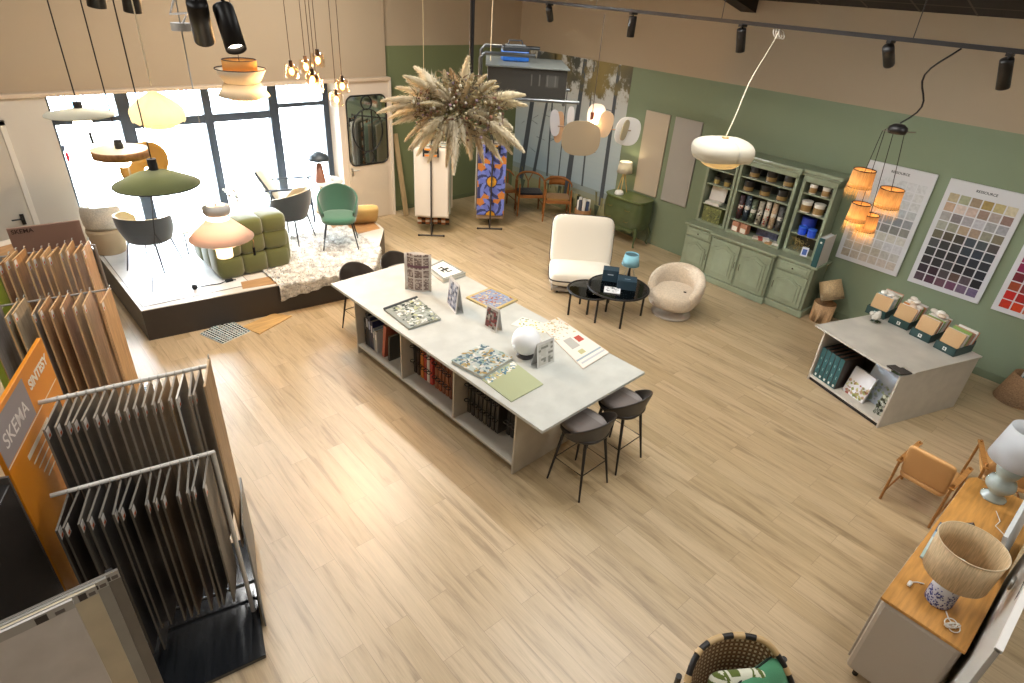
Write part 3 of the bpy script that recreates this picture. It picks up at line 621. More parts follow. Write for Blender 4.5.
wood_chair('wooden armchair with black seat and forked back, middle of the three by the mural',8.22,8.62,148,'15161c','y')
wood_chair('wooden armchair with tan seat, right of the three by the mural',8.45,8.08,140,'8f6a3c','p')
# ================================================================ hanging sample banners on stands
def banner(label,x,y,rz,w,cols,kind):
    t=T('banner_stand',label,'display stand',(x,y,0),rz)
    m=MB(); m.tube([(0,0,0.02),(0,0,1.62)],.014,'3a3634',8); m.tube([(-.22,0,.02),(.22,0,.02)],.014,'3a3634',8); m.tube([(0,-.02,.02),(0,.75,.02)],.012,'3a3634',8)
    m.tube([(-.2,.72,.02),(.2,.72,.02)],.012,'3a3634',8); m.tube([(0,.72,.02),(0,.72,1.6)],.012,'3a3634',8); m.tube([(0,0,1.6),(0,.75,1.6)],.014,'3a3634',8)
    for sx in (-.22,.22): m.sph((sx,0,.018),.02,'2a2624',8,6)
    m.build('stand_frame','dark_metal',t)
    n=len(cols)
    for k in range(n):
        yy=.07+k*.075; h0=cols[k][1]; ww=w/2*cols[k][2]; mm=MB(); a=random.uniform(-3,3)
        mm.at((cols[k][3],yy,0),rz=a)
        def f(u,v): return ((u-.5)*2*ww,.012*math.sin(u*9+k),1.52-(1.52-h0)*v)
        base=cols[k][0]
        def cf(u,v):
            if kind=='blue' and k==0: return BLUEP(u,v)
            if cols[k][4]=='zig': 
                return '96603c' if (int(u*8)+int(v*26))%2 else ('2c2620' if (int(u*8)*3+int(v*26))%3 else 'd8cfc0')
            if cols[k][4]=='marks' : return mixh(base,'b8aea4',.5+.5*math.sin(u*3+v*17)) if (int(v*24)%7==3) else base
            return base
        mm.grid(f,*((56,90) if k==0 and kind=='blue' else (24,34)),cf,True); mm.build('fabric_panel','fabric',t,solid=.004)
    m=MB()
    for sx in (-.12,.12): m.box(sx-.012,sx+.012,-.02,.03,1.40,1.56,'1c1a1a')
    m.box(-.13,.13,-.02,.02,1.46,1.50,'1c1a1a')
    if kind=='white':
        m.box(-.1,.1,-.022,-.018,1.41,1.44,'d8883c'); m.box(-.1,.1,-.022,-.018,1.51,1.54,'d8883c')
    m.build('clamp','matte',t); return t
def BLUEP(u,v):
    x=(u-.5)*2; y=(v-.5)*4.6; yy=((y+1.15)%2.3)-1.15; r=math.hypot(x,yy); a=math.atan2(yy,x)
    if r<.33: return 'c8912c' if r>.12 else 'd8a850'
    if r<.40: return '2c2c50'
    if math.cos(6*a)>.25 and r<.85: return '5f6bb8'
    if r>.95 and math.cos(6*a+1)>.3: return 'b8763c'
    return '3a3f68' if math.sin(9*a+r*9)>.2 else '6a78c4'
random.seed(31)
banner('stand of hanging fabric samples with a plain cream front sheet, below the dried flowers',5.82,8.55,-38,.58,[('d6cfc6',.33,1,0,''),('c8c2b8',.30,1,.02,''),('5a6058',.28,.98,0,''),('d8d0c4',.12,.98,.02,'zig'),('9fb8b0',.30,1.1,0,''),('b8ac9c',.28,1.1,.01,''),('7f8a84',.36,1.1,.01,''),('d4ccbe',.34,1.1,.03,'')],'white')
banner('stand of hanging fabric samples with a blue and orange floral front sheet',6.93,8.27,-36,.5,[('6a78c4',.25,1,0,''),('b09c88',.16,1,0,''),('4a4440',.3,1.05,0,''),('b8b4ac',.28,1.1,0,''),('8c8478',.3,1.1,0,''),('c0b8a8',.34,1.1,0,'')],'blue')
# plank leaning in the back corner beside the pier
t=T('leaning_plank','beige plank leaning against the dark green wall beside the mirror pier','plank',(6.03,9.70,0),0,rx=-12); MB().box(-.045,.045,-.02,.02,0,1.5,'a6906c').build('plank_board','wood_z',t,bevel=.003)
# ================================================================ central sample table
TZ=.88
tb=T('sample_table','long cream-topped island table with open book bays in the middle of the room','table',(3.49,4.37,0),2.3)
BC='b9b09f'
MB().box(-.70,.70,-1.71,1.71,TZ-.03,TZ,'bdbfb9').build('table_top','laminate',tb,bevel=.003)
m=MB(); zb,zt=.10,TZ-.03
for y in (1.46,.53,-.38,-1.27): m.box(-.55,.50,y,y+.022,zb if -1.2<y<1.4 else 0,zt,BC)
m.box(-.03,-.01,-1.25,1.46,zb,zt,'8c8474'); m.build('divider','laminate',tb,bevel=.002)
MB().box(-.55,.50,-1.25,1.46,.10,.125,'c4bdae').build('bottom_shelf','laminate',tb,bevel=.002)
MB().box(-.48,.44,-1.25,1.46,0,.10,'857c6c').build('plinth','laminate',tb)
t0=Matrix.Translation(tb.location)@Matrix.Rotation(R(2.3),4,'Z')
def tl(x,y,z=0): return tuple(t0@Vector((x,y,z)))
# ---- books and hanging sample sets in the bays (local x = depth from -0.55, y along)
def bay_item(y,w,h,d,col,label,cat,name,group,tilt=0,spine=None,x=-.46,extra=None):
    t=T(name,label,cat,tl(x,y,.126),2.3,group,rx=tilt)
    m=MB(); m.box(-.004,0,-w/2,w/2,0,h,spine or col); m.box(0,d,-w/2,-w/2+.003,0,h,col); m.box(0,d,w/2-.003,w/2,0,h,col); m.build('cover','satin',t,bevel=.0008)
    MB().box(.001,d-.006,-w/2+.003,w/2-.003,.004,h-.006,'8c8474').build('pages','matte',t)
    if extra: extra(t,w,h)
    return t
random.seed(4)
def lab_(c):
    def f(t,w,h):
        m=MB(); m.box(-.006,-.004,-w*.3,w*.3,h*.6,h*.85,c); m.build('spine_label','matte',t)
    return f
y=1.42; specs=[(.045,.36,'1c1a1c','6a6a6c'),(.05,.44,'20242c','c8ccd4'),(.045,.42,'26304a','b8c4e0'),(.05,.38,'23284a','d8d8e0'),(.03,.30,'8a98a0','e0e4e4'),(.05,.28,'b8bcba','e8e8e8')]
for k,(w,h,c,l) in enumerate(specs):
    bay_item(y-w/2,w-.004,h,.3,c,'%s catalogue in the far bay of the island table, %s from the far end'%(('black','dark slate','navy','dark blue','grey-blue','pale grey')[k],ORD[k]),'book','sample_catalogue','catalogues in the far bay',0,None,-.47,lab_(l)); y-=w
bay_item(y-.10,.05,.44,.3,'a35844','coral red folder leaning in the far bay of the island table','book','folder',None,9,'b0624e')
bay_item(y-.22,.03,.33,.3,'3c3a34','dark thin folder at the near side of the far bay of the island table','book','folder',None,4)
def ring_set(y,col,label,ncards,group,x=-.43,h=.5,cap='262422',w=.045):
    t=T('sample_ring_book',label,'sample book',tl(x,y,.20),2.3+random.uniform(-3,3),group)
    m=MB()
    for q in range(ncards): m.box(0,.34,-w/2+w*q/ncards,-w/2+w*q/ncards+w/ncards*.7,0,h,jit(col,6))
    m.build('cards','satin',t); m=MB()
    for z in (h*.35,h*.75): m.tube([(-.025+.025*math.cos(a*PI/6)-.0,(w*.6)*math.sin(a*PI/6),z) for a in range(12)],.005,cap,6,closed=True)
    m.build('binding_ring','dark_metal',t); return t
m_='sample books in the middle bay'
for k,(yy,c,l) in enumerate(((.46,'2c2620','dark brown'),(.40,'3a2a22','dark'),(.33,'c07a30','amber'),(.27,'a83a2c','red'),(.215,'d8d4cc','white'),(.16,'b23c34','bright red'))): ring_set(yy,c,'%s sample book in the middle bay of the island, %s from its far end'%(l,ORD[k]),3,m_,h=.46)
for k in range(5): ring_set(.07-k*.06,('8a4e2c','96552e','7c4628','8f5130','74402a')[k],'chestnut sample book in the middle bay of the island, %s of the brown five'%ORD[k],3,m_,h=.44-.01*k)
for k in range(8): ring_set(-.47-k*.06,('3a3428','2c2a26','403a30','35302a','4a4436','2e2a24','3c382e','322e2a')[k],'black ringed sample book in the near island bay, %s of the far eight'%ORD[k],4,'dark sample books in the near bay',x=-.43 if k<8 else -.3,h=.47,cap='151515')
for k in range(5): ring_set(-.98-k*.055,('201e1e','2a2826','1c1a1a','262422','1e1c1c')[k],'black ringed sample book in the near island bay, %s of the nearer five'%ORD[k],4,'dark sample books in the near bay',x=-.36,h=.47,cap='4c4a46')
# ---- things lying on the table (world coordinates)
def flat_book(name,label,cat,pts,h,cover,fn=None,z=TZ+.0005,mat='satin'):
    cx=sum(p[0] for p in pts)/4; cy=sum(p[1] for p in pts)/4
    t=T(name,label,cat,(cx,cy,z)); q=[(p[0]-cx,p[1]-cy) for p in pts]
    a=sum((q[i][0]*q[(i+1)%4][1]-q[(i+1)%4][0]*q[i][1]) for i in range(4))
    if a<0: q=q[::-1]
    m=MB(); m.prism(q,0,.003,cover); m.prism(q,h-.003,h,cover); m.build('cover',mat,t)
    q2=[(x*.97,y_*.97) for x,y_ in q]; MB().prism(q2,.003,h-.003,'d8d4c8').build('pages','matte',t)
    if fn: fn(t,q,h)
    return t
def bil(q,u,v):
    a,b,c,d=[Vector((p[0],p[1])) for p in q]; return (a*(1-u)+b*u)*(1-v)+(d*(1-u)+c*u)*v
def blobs(name,q,h,n,cols,u0=0.03,u1=.97,v0=.03,v1=.97,s0=.01,s1=.03,shape='leaf',seed=1,t=None):
    rr=random.Random(seed); m=MB()
    for k in range(n):
        u=rr.uniform(u0,u1); v=rr.uniform(v0,v1); p=bil(q,u,v); s_=rr.uniform(s0,s1); a=rr.uniform(0,PI); k2=6 if shape=='leaf' else 4
        pts=[]
        for i in range(k2):
            b=2*PI*i/k2; x=s_*math.cos(b); y_=s_*.55*math.sin(b); pts.append((p.x+x*math.cos(a)-y_*math.sin(a),p.y+x*math.sin(a)+y_*math.cos(a),h+.0004+.00002*k))
        m.add(pts,[tuple(range(k2))],rr.choice(cols))
    return m.build(name,'matte',t)
def strip(name,q,h,u0,u1,v0,v1,col,t,dz=.0003):
    a=bil(q,u0,v0);b=bil(q,u1,v0);c=bil(q,u1,v1);d=bil(q,u0,v1)
    return MB().add([(p.x,p.y,h+dz) for p in (a,b,c,d)],[(0,1,2,3)],col).build(name,'matte',t)
def f1(t,q,h):
    blobs('cover_print',q,h,260,['5a6258','8a9288','a8b0a8','c8ccc4','b4b890','3c4440','dcdcd8'],.12,.98,.03,.97,.012,.035,seed=2,t=t)
    m=MB(); a=bil(q,0,1); b=bil(q,1,1); m.tube([(a.x,a.y,h),(b.x,b.y,h)],.018,'3b4143',10); m.build('spine','satin',t)
flat_book('decor_catalogue','grey landscape-covered catalogue with dark spine lying at the far left of the island table','book',[(2.88,5.13),(2.87,4.63),(3.26,4.62),(3.32,5.17)][0:4] and [(2.88,5.13),(3.32,5.17),(3.26,4.62),(2.87,4.63)],.022,'8a9088',lambda t,q,h: f1(t,[q[i] for i in range(4)],h))
def f2(t,q,h):
    strip('cover_border',q,h,.05,.95,.05,.95,'6a6c66',t,.0002); strip('cover_panel',q,h,.09,.91,.09,.91,'dedcd4',t,.0005)
    for (u0,u1,v0,v1) in ((.3,.7,.46,.54),(.45,.55,.3,.7),(.3,.36,.3,.5),(.62,.68,.5,.7),(.35,.5,.62,.68)): strip('emblem',q,h,u0,u1,v0,v1,'3c3e3c',t,.0008)
flat_book('white_album','thick white album with a dark knot emblem behind the standing brochure','book',[(3.80,5.34),(3.85,5.76),(4.14,5.84),(4.15,5.36)],.045,'8f9088',f2)
def f3(t,q,h):
    strip('cover_panel',q,h,.08,.92,.08,.92,'8490a8',t); blobs('cover_print',q,h,110,['b08a6c','945848','b8ac90','7484a4','8a6a58','bcb298'],.1,.9,.1,.9,.01,.028,seed=5,t=t)
flat_book('picture_book','yellow-edged picture book on the far long side of the island table','book',[(3.78,4.88),(3.83,4.44),(4.24,4.50),(4.18,4.92)],.018,'b8a268',f3)
def f4(t,q,h): blobs('cover_print',q,h,230,['c8c8c2','6c8490','4a6474','a8966a','bcbcb6','7e9488','50646e','9c8654','d0cfc8'],.02,.98,.02,.98,.014,.032,seed=7,t=t)
fb=flat_book('floral_album','open sample album turned to a blue, white and gold flower print','book',[(2.85,3.88),(2.92,3.50),(3.37,3.58),(3.28,3.95)],.035,'a8b4b0',f4)
def f5(t,q,h):
    blobs('cover_print',q,h,90,['e6e6e0','5f8494','4a7088','c0b080','d8d8d0','8aa8b8'],.05,.97,.80,.98,.012,.024,seed=9,t=t)
flat_book('green_sheet','pale green page with a flowered edge lying before the floral album','sheet',[(2.915,3.49),(3.35,3.56),(3.32,3.11),(2.91,3.08)],.008,'a4ab88',f5)
# right magazine, open
def f6(t,q,h):
    blobs('page_print',q,h,90,['c8b078','a8a890','e8e4d8','9a9a80','c09060'],.05,.95,.6,1.0,.008,.02,seed=12,t=t)
    strip('page_photo',q,h,.22,.55,.34,.55,'a8a6a0',t); strip('page_photo',q,h,.62,.86,.40,.52,'a84c40',t); strip('page_photo',q,h,.30,.5,.2,.28,'b0ac80',t); strip('page_line',q,h,.02,.98,.13,.16,'8fa0a8',t); strip('page_line',q,h,.08,.98,.06,.09,'b0b4b8',t)
flat_book('open_magazine','open magazine with small photos at the far right corner of the island table','magazine',[(4.04,3.93),(4.32,3.93),(4.23,3.12),(3.80,3.07)],.014,'ddd3c8',f6)
def fl(t,q,h): blobs('page_print',q,h,40,['8a9a78','c8b050','6a7a60','e0dcc8'],.05,.95,.05,.95,.01,.022,seed=15,t=t)
flat_book('leaf_leaflet','cream leaflet with yellow and green leaf print beyond the globe','leaflet',[(3.80,4.12),(3.98,3.78),(4.16,3.82),(4.02,4.18)],.004,'dedbd0',fl)
# standing curved brochure
t=T('standing_brochure','tall curved brochure of small room photos standing at the far end of the island table','brochure',(3.455,5.35,TZ+.0005),math.degrees(math.atan2(-.20,.19)))
m=MB(); rr=random.Random(3); hB=.45
def fbro(u,v): return ((u-.5)*.30,-.05*math.cos((u-.5)*PI)+.02,hB*v)
def cbro(u,v):
    if .60<v<.70: return '6a4450'
    if (v*9)%1<.10 or (u*3)%1<.07: return 'c9beb4'
    return rr.choice(('8f7f78','a8988e','75625c','6a5850','b8a89c','847068'))
m.grid(fbro,18,30,cbro); m.build('front_cover','satin',t,solid=.002)
m=MB(); m.grid(lambda u,v:((u-.5)*.30,.06*math.cos((u-.5)*PI)-.01,hB*v),14,4,'cfc6bc'); m.build('back_cover','satin',t,solid=.002)
def tent(name,label,p0,p1,h,seed,cols,z=TZ+.0005,low=True):
    p0=Vector(p0);p1=Vector(p1); c=(p0+p1)/2; d=p1-p0; w=d.length
    t=T(name,label,'card',(c.x,c.y,z),math.degrees(math.atan2(d.y,d.x))); rr=random.Random(seed)
    m=MB(); m.add([(-w/2,0,0),(w/2,0,0),(w/2,.035,h),(-w/2,.035,h)],[(0,1,2,3)],'d8d8d6'); m.build('front_leaf','satin',t,solid=.0015)
    m=MB(); m.add([(-w/2,.09,0),(w/2,.09,0),(w/2,.037,h),(-w/2,.037,h)],[(3,2,1,0)],'c8c8c8'); m.build('back_leaf','satin',t,solid=.0015)
    m=MB(); nx,nz=6,9
    for i in range(nx):
        for j in range(nz):
            v0=.08+(.5 if low else .05)*0+j*.09; x0=-w*.42+i*w*.84/nx
            m.add([(x0,.035*v0-.002,h*v0),(x0+w*.84/nx,.035*v0-.002,h*v0),(x0+w*.84/nx,.035*(v0+.09)-.002,h*(v0+.09)),(x0,.035*(v0+.09)-.002,h*(v0+.09))],[(0,1,2,3)],rr.choice(cols))
    m.build('card_print','matte',t); return t
tent('tent_card','white tent card with a blue-grey picture beside the grey landscape catalogue',(3.53,4.90),(3.46,4.63),.35,1,['8890a4','a0a4b4','6c7080','c4c8d0','5c6070'])
tent('tent_card','small dark red and grey tent card in the middle of the island table',(3.55,4.26),(3.56,4.07),.26,2,['6c4a48','8c8078','4c4440','9a9a90','7a3c3c'])
tent('tent_card','pale tent card with grey lettering in front of the white globe',(3.45,3.33),(3.67,3.33),.26,3,['cdccc6','c8c7c0','d2d1cc','8c8c84','c4c3bc'])
gl=T('globe_lamp','white globe lamp on a dark foot on the island table','lamp',(3.52,3.58,TZ+.0005)); m=MB(); m.sph((0,0,.165),.142,'eceef0',32,18); m.build('globe','satin',gl); MB().lathe([(.0001,0),(.085,0),(.08,.02),(.06,.032),(.0001,.034)],'4a4a4c',24).build('foot','satin',gl)
# ================================================================ bar stools
def bar_stool(label,x,y,rz,group,light_=True):
    t=T('bar_stool',label,'stool',(x,y,0),rz,group)
    for sx,sy in ((-1,1),(1,1),(-1,-1),(1,-1)): MB().tube([(sx*.20,sy*.20,0),(sx*.13,sy*.12,.62)],[.009,.016],'1c1a1a',10).build('leg','dark_metal',t)
    k=.62; pts=[(sx*(.20-.07*.27/.62),sy*(.20-.08*.27/.62),.27) for sx,sy in ((-1,1),(1,1),(1,-1),(-1,-1))]
    MB().tube(pts,.006,'1c1a1a',6,closed=True).build('footrest','dark_metal',t)
    m=MB(); m.sup((0,.0,.63),(.42,.42,.05),'2c2826',.5,.8,28,8); m.build('seat_base','satin',t)
    m=MB(); m.sup((0,.03,.675),(.37,.38,.08),'7a726e',.6,.75,28,10); m.build('seat_cushion','fabric',t)
    if light_: m=MB(); m.sup((.10,.03,.680),(.10,.34,.072),'8d8784',.5,.5,20,8); m.build('cushion_stripe','fabric',t)
    def sh(u,v):
        a=R(-90+ (u-.5)*205); w=abs(u-.5)*2; top=.87-.20*w**1.7; z=.60+(top-.61)*v; r=.205+.035*v; 
        return (r*1.05*math.cos(a),r*math.sin(a)+.01-.03*v,z)
    m=MB(); m.grid(sh,28,8,'332e2a'); m.build('backrest','satin',t,solid=.014,sub=1); return t
bar_stool('grey cushioned bar stool at the near end of the island table, left one',3.43,2.65,2,'bar stools at the near end')
bar_stool('grey cushioned bar stool at the near end of the island table, right one',3.97,2.68,2,'bar stools at the near end')
bar_stool('black bar stool at the far end of the island table, left one',3.22,6.28,182,'bar stools at the far end',False)
bar_stool('black bar stool at the far end of the island table, right one',3.82,6.32,182,'bar stools at the far end',False)
# ================================================================ white floor lounge chair
t=T('slipper_chair','low armless cream lounge chair with dark piping facing the black coffee tables','chair',(6.58,5.64,0),136)
# local: front = -Y? build facing +Y then rotate: here front is +Y
m=MB(); m.box(-.44,.44,-.40,.38,.05,.10,'8c8378'); m.build('base_frame','satin',t,bevel=.01)
for sx in (-.34,.34):
    for sy in (-.32,.3): MB().cyl((sx,sy),.02,0,.06,'2a2624',12).build('foot','matte',t)
def pil(c,d,rx,name,col='d9d4c8'):
    m=MB().at(c,rx=rx); m.sup((0,0,0),d,col,.45,.28,36,16); o=m.build(name,'fabric',t)
    mm=MB().at(c,rx=rx); pts=[]
    for k in range(48):
        a=2*PI*k/48; x=d[0]/2*math.copysign(abs(math.cos(a))**.28,math.cos(a)); y=d[1]/2*math.copysign(abs(math.sin(a))**.28,math.sin(a)); pts.append((x*1.004,y*1.004,-.02))
    mm.tube(pts,.009,'2e2a2a',6,closed=True); mm.build('piping','matte',o); return o
pil((0,.06,.23),(.96,.76,.26),4,'seat_cushion'); pil((0,-.36,.58),(.96,.80,.22),-72,'back_cushion')
MB().box(-.02,.02,-.225,-.205,.36,.40,'3a3634').build('button_tab','matte',t)
# ================================================================ black nested coffee tables
def ctable(label,x,y,r,h,rz,name='coffee_table'):
    t=T(name,label,'table',(x,y,0),rz,'nested round tables')
    m=MB(); m.tube([(r*math.cos(2*PI*k/40),r*math.sin(2*PI*k/40),h-.01) for k in range(40)],.015,'1c1a1a',8,closed=True); m.build('rim','dark_metal',t)
    m=MB(); m.lathe([(.0001,h-.012),(r-.008,h-.012),(r-.008,h-.004),(.0001,h-.004)],'404040',40,smooth=False); m.build('glass_top','smoke_glass',t)
    for k in range(4):
        a=R(45+90*k); MB().tube([(r*.93*math.cos(a),r*.93*math.sin(a),0),(r*.93*math.cos(a),r*.93*math.sin(a),h-.01)],.016,'1c1a1a',8).build('leg','dark_metal',t)
    return t
ctable('larger round black table with smoked glass top beside the cream swivel chair',6.28,4.66,.42,.45,8)
ctable('smaller round black table tucked under the larger one, near the cream lounge chair',6.00,4.92,.31,.38,20)
BX='203746'
t=T('gift_box_blue','taller dark blue box at the back of the glass table, beside the blue lamp','box',(6.35,4.88,.452),-52); MB().box(-.11,.11,-.08,.08,0,.17,BX).build('box_body','satin',t,bevel=.003); MB().box(-.04,.04,-.082,-.08,.10,.115,'9fb0b8').build('inscription','matte',t); 
t.name='blue_box'
t=T('blue_box','dark blue box lying nearer the swivel chair on the glass table','box',(6.35,4.58,.452),-52); MB().box(-.13,.13,-.10,.10,0,.13,BX).build('box_body','satin',t,bevel=.003); MB().box(-.04,.04,-.03,-.015,.1305,.132,'9fb0b8').build('inscription','matte',t)
t=T('white_booklet','white booklet with grey sketch on the glass table before the blue boxes','booklet',(6.10,4.62,.452),-52); MB().box(-.11,.11,-.09,.09,0,.012,'d4d6d8').build('cover','satin',t); m=MB(); rr=random.Random(2)
for k in range(20):
    x=rr.uniform(-.09,.09); y=rr.uniform(-.07,.07); s_=.016; m.add([(x-s_,y,.0125),(x,y-s_,.0125),(x+s_,y,.0125),(x,y+s_,.0125)],[(0,1,2,3)],rr.choice(('8c9096','b0b4b8','5c6066')))
m.build('cover_print','matte',t)
t=T('glass_ashtray','small clear tumbler on the smaller black table','glass',(5.93,4.80,.382)); t.name='glass_tumbler'; m=MB(); m.lathe([(.0001,0),(.03,0),(.035,.06),(.03,.06),(.026,.01),(.0001,.01)],'c0c8cc',16); m.build('tumbler','glass',t)
lp=T('blue_table_lamp','table lamp with light blue shade and wire tripod on the glass table','lamp',(6.55,4.72,.452))
m=MB()
for k in range(3):
    a=R(80+120*k); m.tube([(.10*math.cos(a),.10*math.sin(a),0),(.03*math.cos(a),.03*math.sin(a),.27)],.005,'b0b4b4',6)
m.build('wire_tripod','metal',lp); MB().tube([(0,0,.06),(0,0,.14),(0,0,.30)],[.03,.018,.012],'1c1c1c',10).build('stem','satin',lp); MB().lathe([(.125,.24),(.095,.40)],'7fb0be',28).build('lamp_shade','fabric',lp,solid=.004)
MB().lathe([(.0001,.385),(.093,.385)],'3c5a66',24).build('shade_diffuser','satin',lp)
# ================================================================ boucle swivel chair
t=T('swivel_armchair','round cream boucle swivel armchair beside the green dresser','armchair',(7.03,4.22,0),104)
t.scale=(.9,.9,.86)
CB='cabaa4'
m=MB(); m.lathe([(.0001,0),(.30,0),(.31,.02),(.30,.04),(.22,.07),(.17,.12),(.16,.2),(.0001,.2)],'b6aca0',36); m.build('swivel_base','satin',t)
m=MB(); m.sup((0,.04,.33),(.74,.74,.32),CB,.55,.8,36,16); m.build('seat','boucle',t)
def bk(u,v):
    # closed thick back shell: v around section
    a=R(-90+(u-.5)*250); w=abs(u-.5)*2; top=.78-.27*w**2.0; zc_=(.26+top)/2; hh=(top-.26)/2; b=2*PI*v
    r=.355+.03*math.sin(b)+.075*math.cos(b)*(1 if w<.97 else .6); z=zc_+hh*math.copysign(abs(math.sin(b))**.7,math.sin(b)); 
    e=math.sqrt(max(0,1-max(0,(w-.9)/.1)**2)); r=.36+(r-.36)*max(.15,e); z=zc_+(z-zc_)*max(.3,e)
    return (r*math.cos(a),r*math.sin(a)+.02,z)
m=MB(); m.grid(bk,40,16,CB,True,cv=True); m.build('back_shell','boucle',t)
MB().sup((-.18,.1,.49),(.05,.03,.02),'2c2624',.8,.8,8,6).build('tag','matte',t)
# ================================================================ raised platform by the window
PZ=.41
m=MB(); P=[(1.0,7.49),(3.86,7.12),(4.76,8.35),(5.0,9.9),(4.9,10.24),(.94,10.24),(.94,9.9)]
n=len(P); m.prism(P,0,PZ-.012,'332d29'); m.prism(P,PZ-.012,PZ,'cdc7bd'); o=m.build('floor_platform','satin'); o.name='trim_5'; struct(o)
m=MB(); t=tag(MB().prism([(4.0,8.35),(4.72,8.40),(4.96,9.85),(4.3,9.85)],PZ,PZ+.006,'b88a5c').build('oak_plank_sample','wood'),'oak flooring piece on the right corner of the window platform under the pillow','flooring')
tag(MB().prism([(2.15,7.42),(3.0,7.25),(3.05,7.55),(2.2,7.62)],PZ,PZ+.006,'b08a60').build('oak_plank_strip','wood'),'oak flooring strip at the platform front edge below the green sofa','flooring')
m=MB(); m.prism([(1.04,7.58),(2.28,7.50),(2.30,9.8),(1.0,9.8)],PZ,PZ+.005,'d8d8d6'); m.prism([(1.03,7.57),(2.29,7.49),(2.31,9.81),(.99,9.81)],PZ,PZ+.003,'6a645c')
tag(m.build('vinyl_sheet','laminate'),'large pale vinyl floor sheet on the left part of the window platform','floor sheet')
# shaggy rug draping over the front edge
def rug(u,v):
    x=2.55+1.75*u; y=7.02+1.75*v - .0; edge=7.12+(3.86-x)*.13 if x<3.86 else 7.12+(x-3.86)*1.37
    z=PZ+.02
    if y<edge: 
        d=edge-y; y=edge-min(d,.05)-.015; z=PZ+.02-max(0,d-.05)
    z+=.016*math.sin(x*31+y*17)*math.sin(y*23-x*9); return (x,y,z)
m=MB(); m.grid(rug,70,60,lambda u,v: random.choice(('e4e1da','ece9e2','d9d5cc','e0dcd4')))
rg=m.build('shag_rug','rug'); tag(rg,'shaggy off-white rug under the green and dark chairs, hanging over the platform edge','rug')
rr=random.Random(8); m=MB()
for k in range(5200):
    u=rr.random(); v=rr.random()**1.6; p=Vector(rug(u,v)); d=Vector((rr.uniform(-.5,.5),rr.uniform(-.7,.2),rr.uniform(.2,.7))); d*=.045; s_=Vector((rr.uniform(-1,1),rr.uniform(-1,1),0))*.006
    m.add([p-s_,p+s_,p+d],[(0,1,2)],rr.choice(('e0dcd2','b8b2a6','ece8e0','9a9488','d0cabf')))
tag(m.build('rug_pile','rug',rg),kind='stuff')
# ---- tub chairs
def tub_chair(name,label,x,y,rz,shell,inner,legc,z=PZ+.006,a=.29,hb=.80,ha=.66,seatc=None,group=None,floorh=0):
    t=T(name,label,'chair',(x,y,z),rz,group)
    for sx,sy in ((-1,1),(1,1),(-1,-1),(1,-1)): MB().tube([(sx*.25,sy*.23,0),(sx*.17,sy*.16,.42)],[.008,.013],legc,8).build('leg','dark_metal',t)
    def sh(u,v,off=0):
        an=R(-90+(u-.5)*260); w=abs(u-.5)*2; top=hb-(hb-ha)*w**1.6
        if w>.85: top-= (w-.85)/.15*.07
        zz=.38+(top-.38)*v; r=a*(.80+.20*math.sin(min(1,v*1.3)*PI/2))+off; return (r*1.02*math.cos(an),r*math.sin(an)+.02-.04*v,zz)
    m=MB(); m.grid(lambda u,v: sh(u,v,.014),36,10,shell); m.grid(lambda u,v: sh(1-u,v,-.014),36,10,inner)
    m.grid(lambda u,v: tuple(Vector(sh(u,1,.014))*(1-v)+Vector(sh(u,1,-.014))*v+Vector((0,0,.006*math.sin(PI*v)))),36,2,inner)
    m.lathe([(.0001,.37),(a*.6,.37),(a*.84,.40)],shell,32,(0,.02)); m.build('tub_shell','velvet',t)
    m=MB(); m.sup((0,.05,.44),(.50,.50,.11),seatc or inner,.5,.7,28,10); m.build('seat_cushion','velvet',t); return t
tub_chair('tub_armchair','dark grey tub chair on the left of the window platform, seen from behind',1.48,8.73,-44,'3c4246','b8a880','2c3440',hb=.75,ha=.69,a=.31)
tub_chair('tub_armchair','dark grey tub chair with pale lining between the green sofa and the green velvet chair',3.36,8.62,37,'363c42','a8987c','2c3034',hb=.82,ha=.66,a=.30)
tub_chair('velvet_chair','green velvet dining chair with black legs facing the room on the rug',3.85,8.05,153,'2f5244','365a4a','1c1c1c',z=PZ+.03,hb=.84,ha=.60,a=.27,seatc='3c6652')
# ---- boucle chair seen from behind, at the left window corner
t=T('barrel_chair','beige barrel-shaped chair with cream boucle back at the left end of the platform','chair',(1.13,9.55,PZ+.006),-30)
t.scale=(.82,.82,.88)
m=MB(); m.lathe([(.0001,0),(.22,0),(.23,.02),(.29,.36),(.28,.40),(.0001,.40)],'b39c7c',36); m.build('barrel_base','fabric',t)
m=MB()
def bk2(u,v):
    a=R(-90+(u-.5)*230); b=2*PI*v; r=.235+.06*math.cos(b); z=.60+.18*math.copysign(abs(math.sin(b))**.7,math.sin(b))-.06*(abs(u-.5)*2)**2; return (r*math.cos(a),r*math.sin(a),z)
m.grid(bk2,32,12,'c9beac',True,cv=True); m.sup((0,.02,.44),(.5,.5,.12),'cfc6b8',.5,.8,24,8); m.build('backrest','boucle',t)
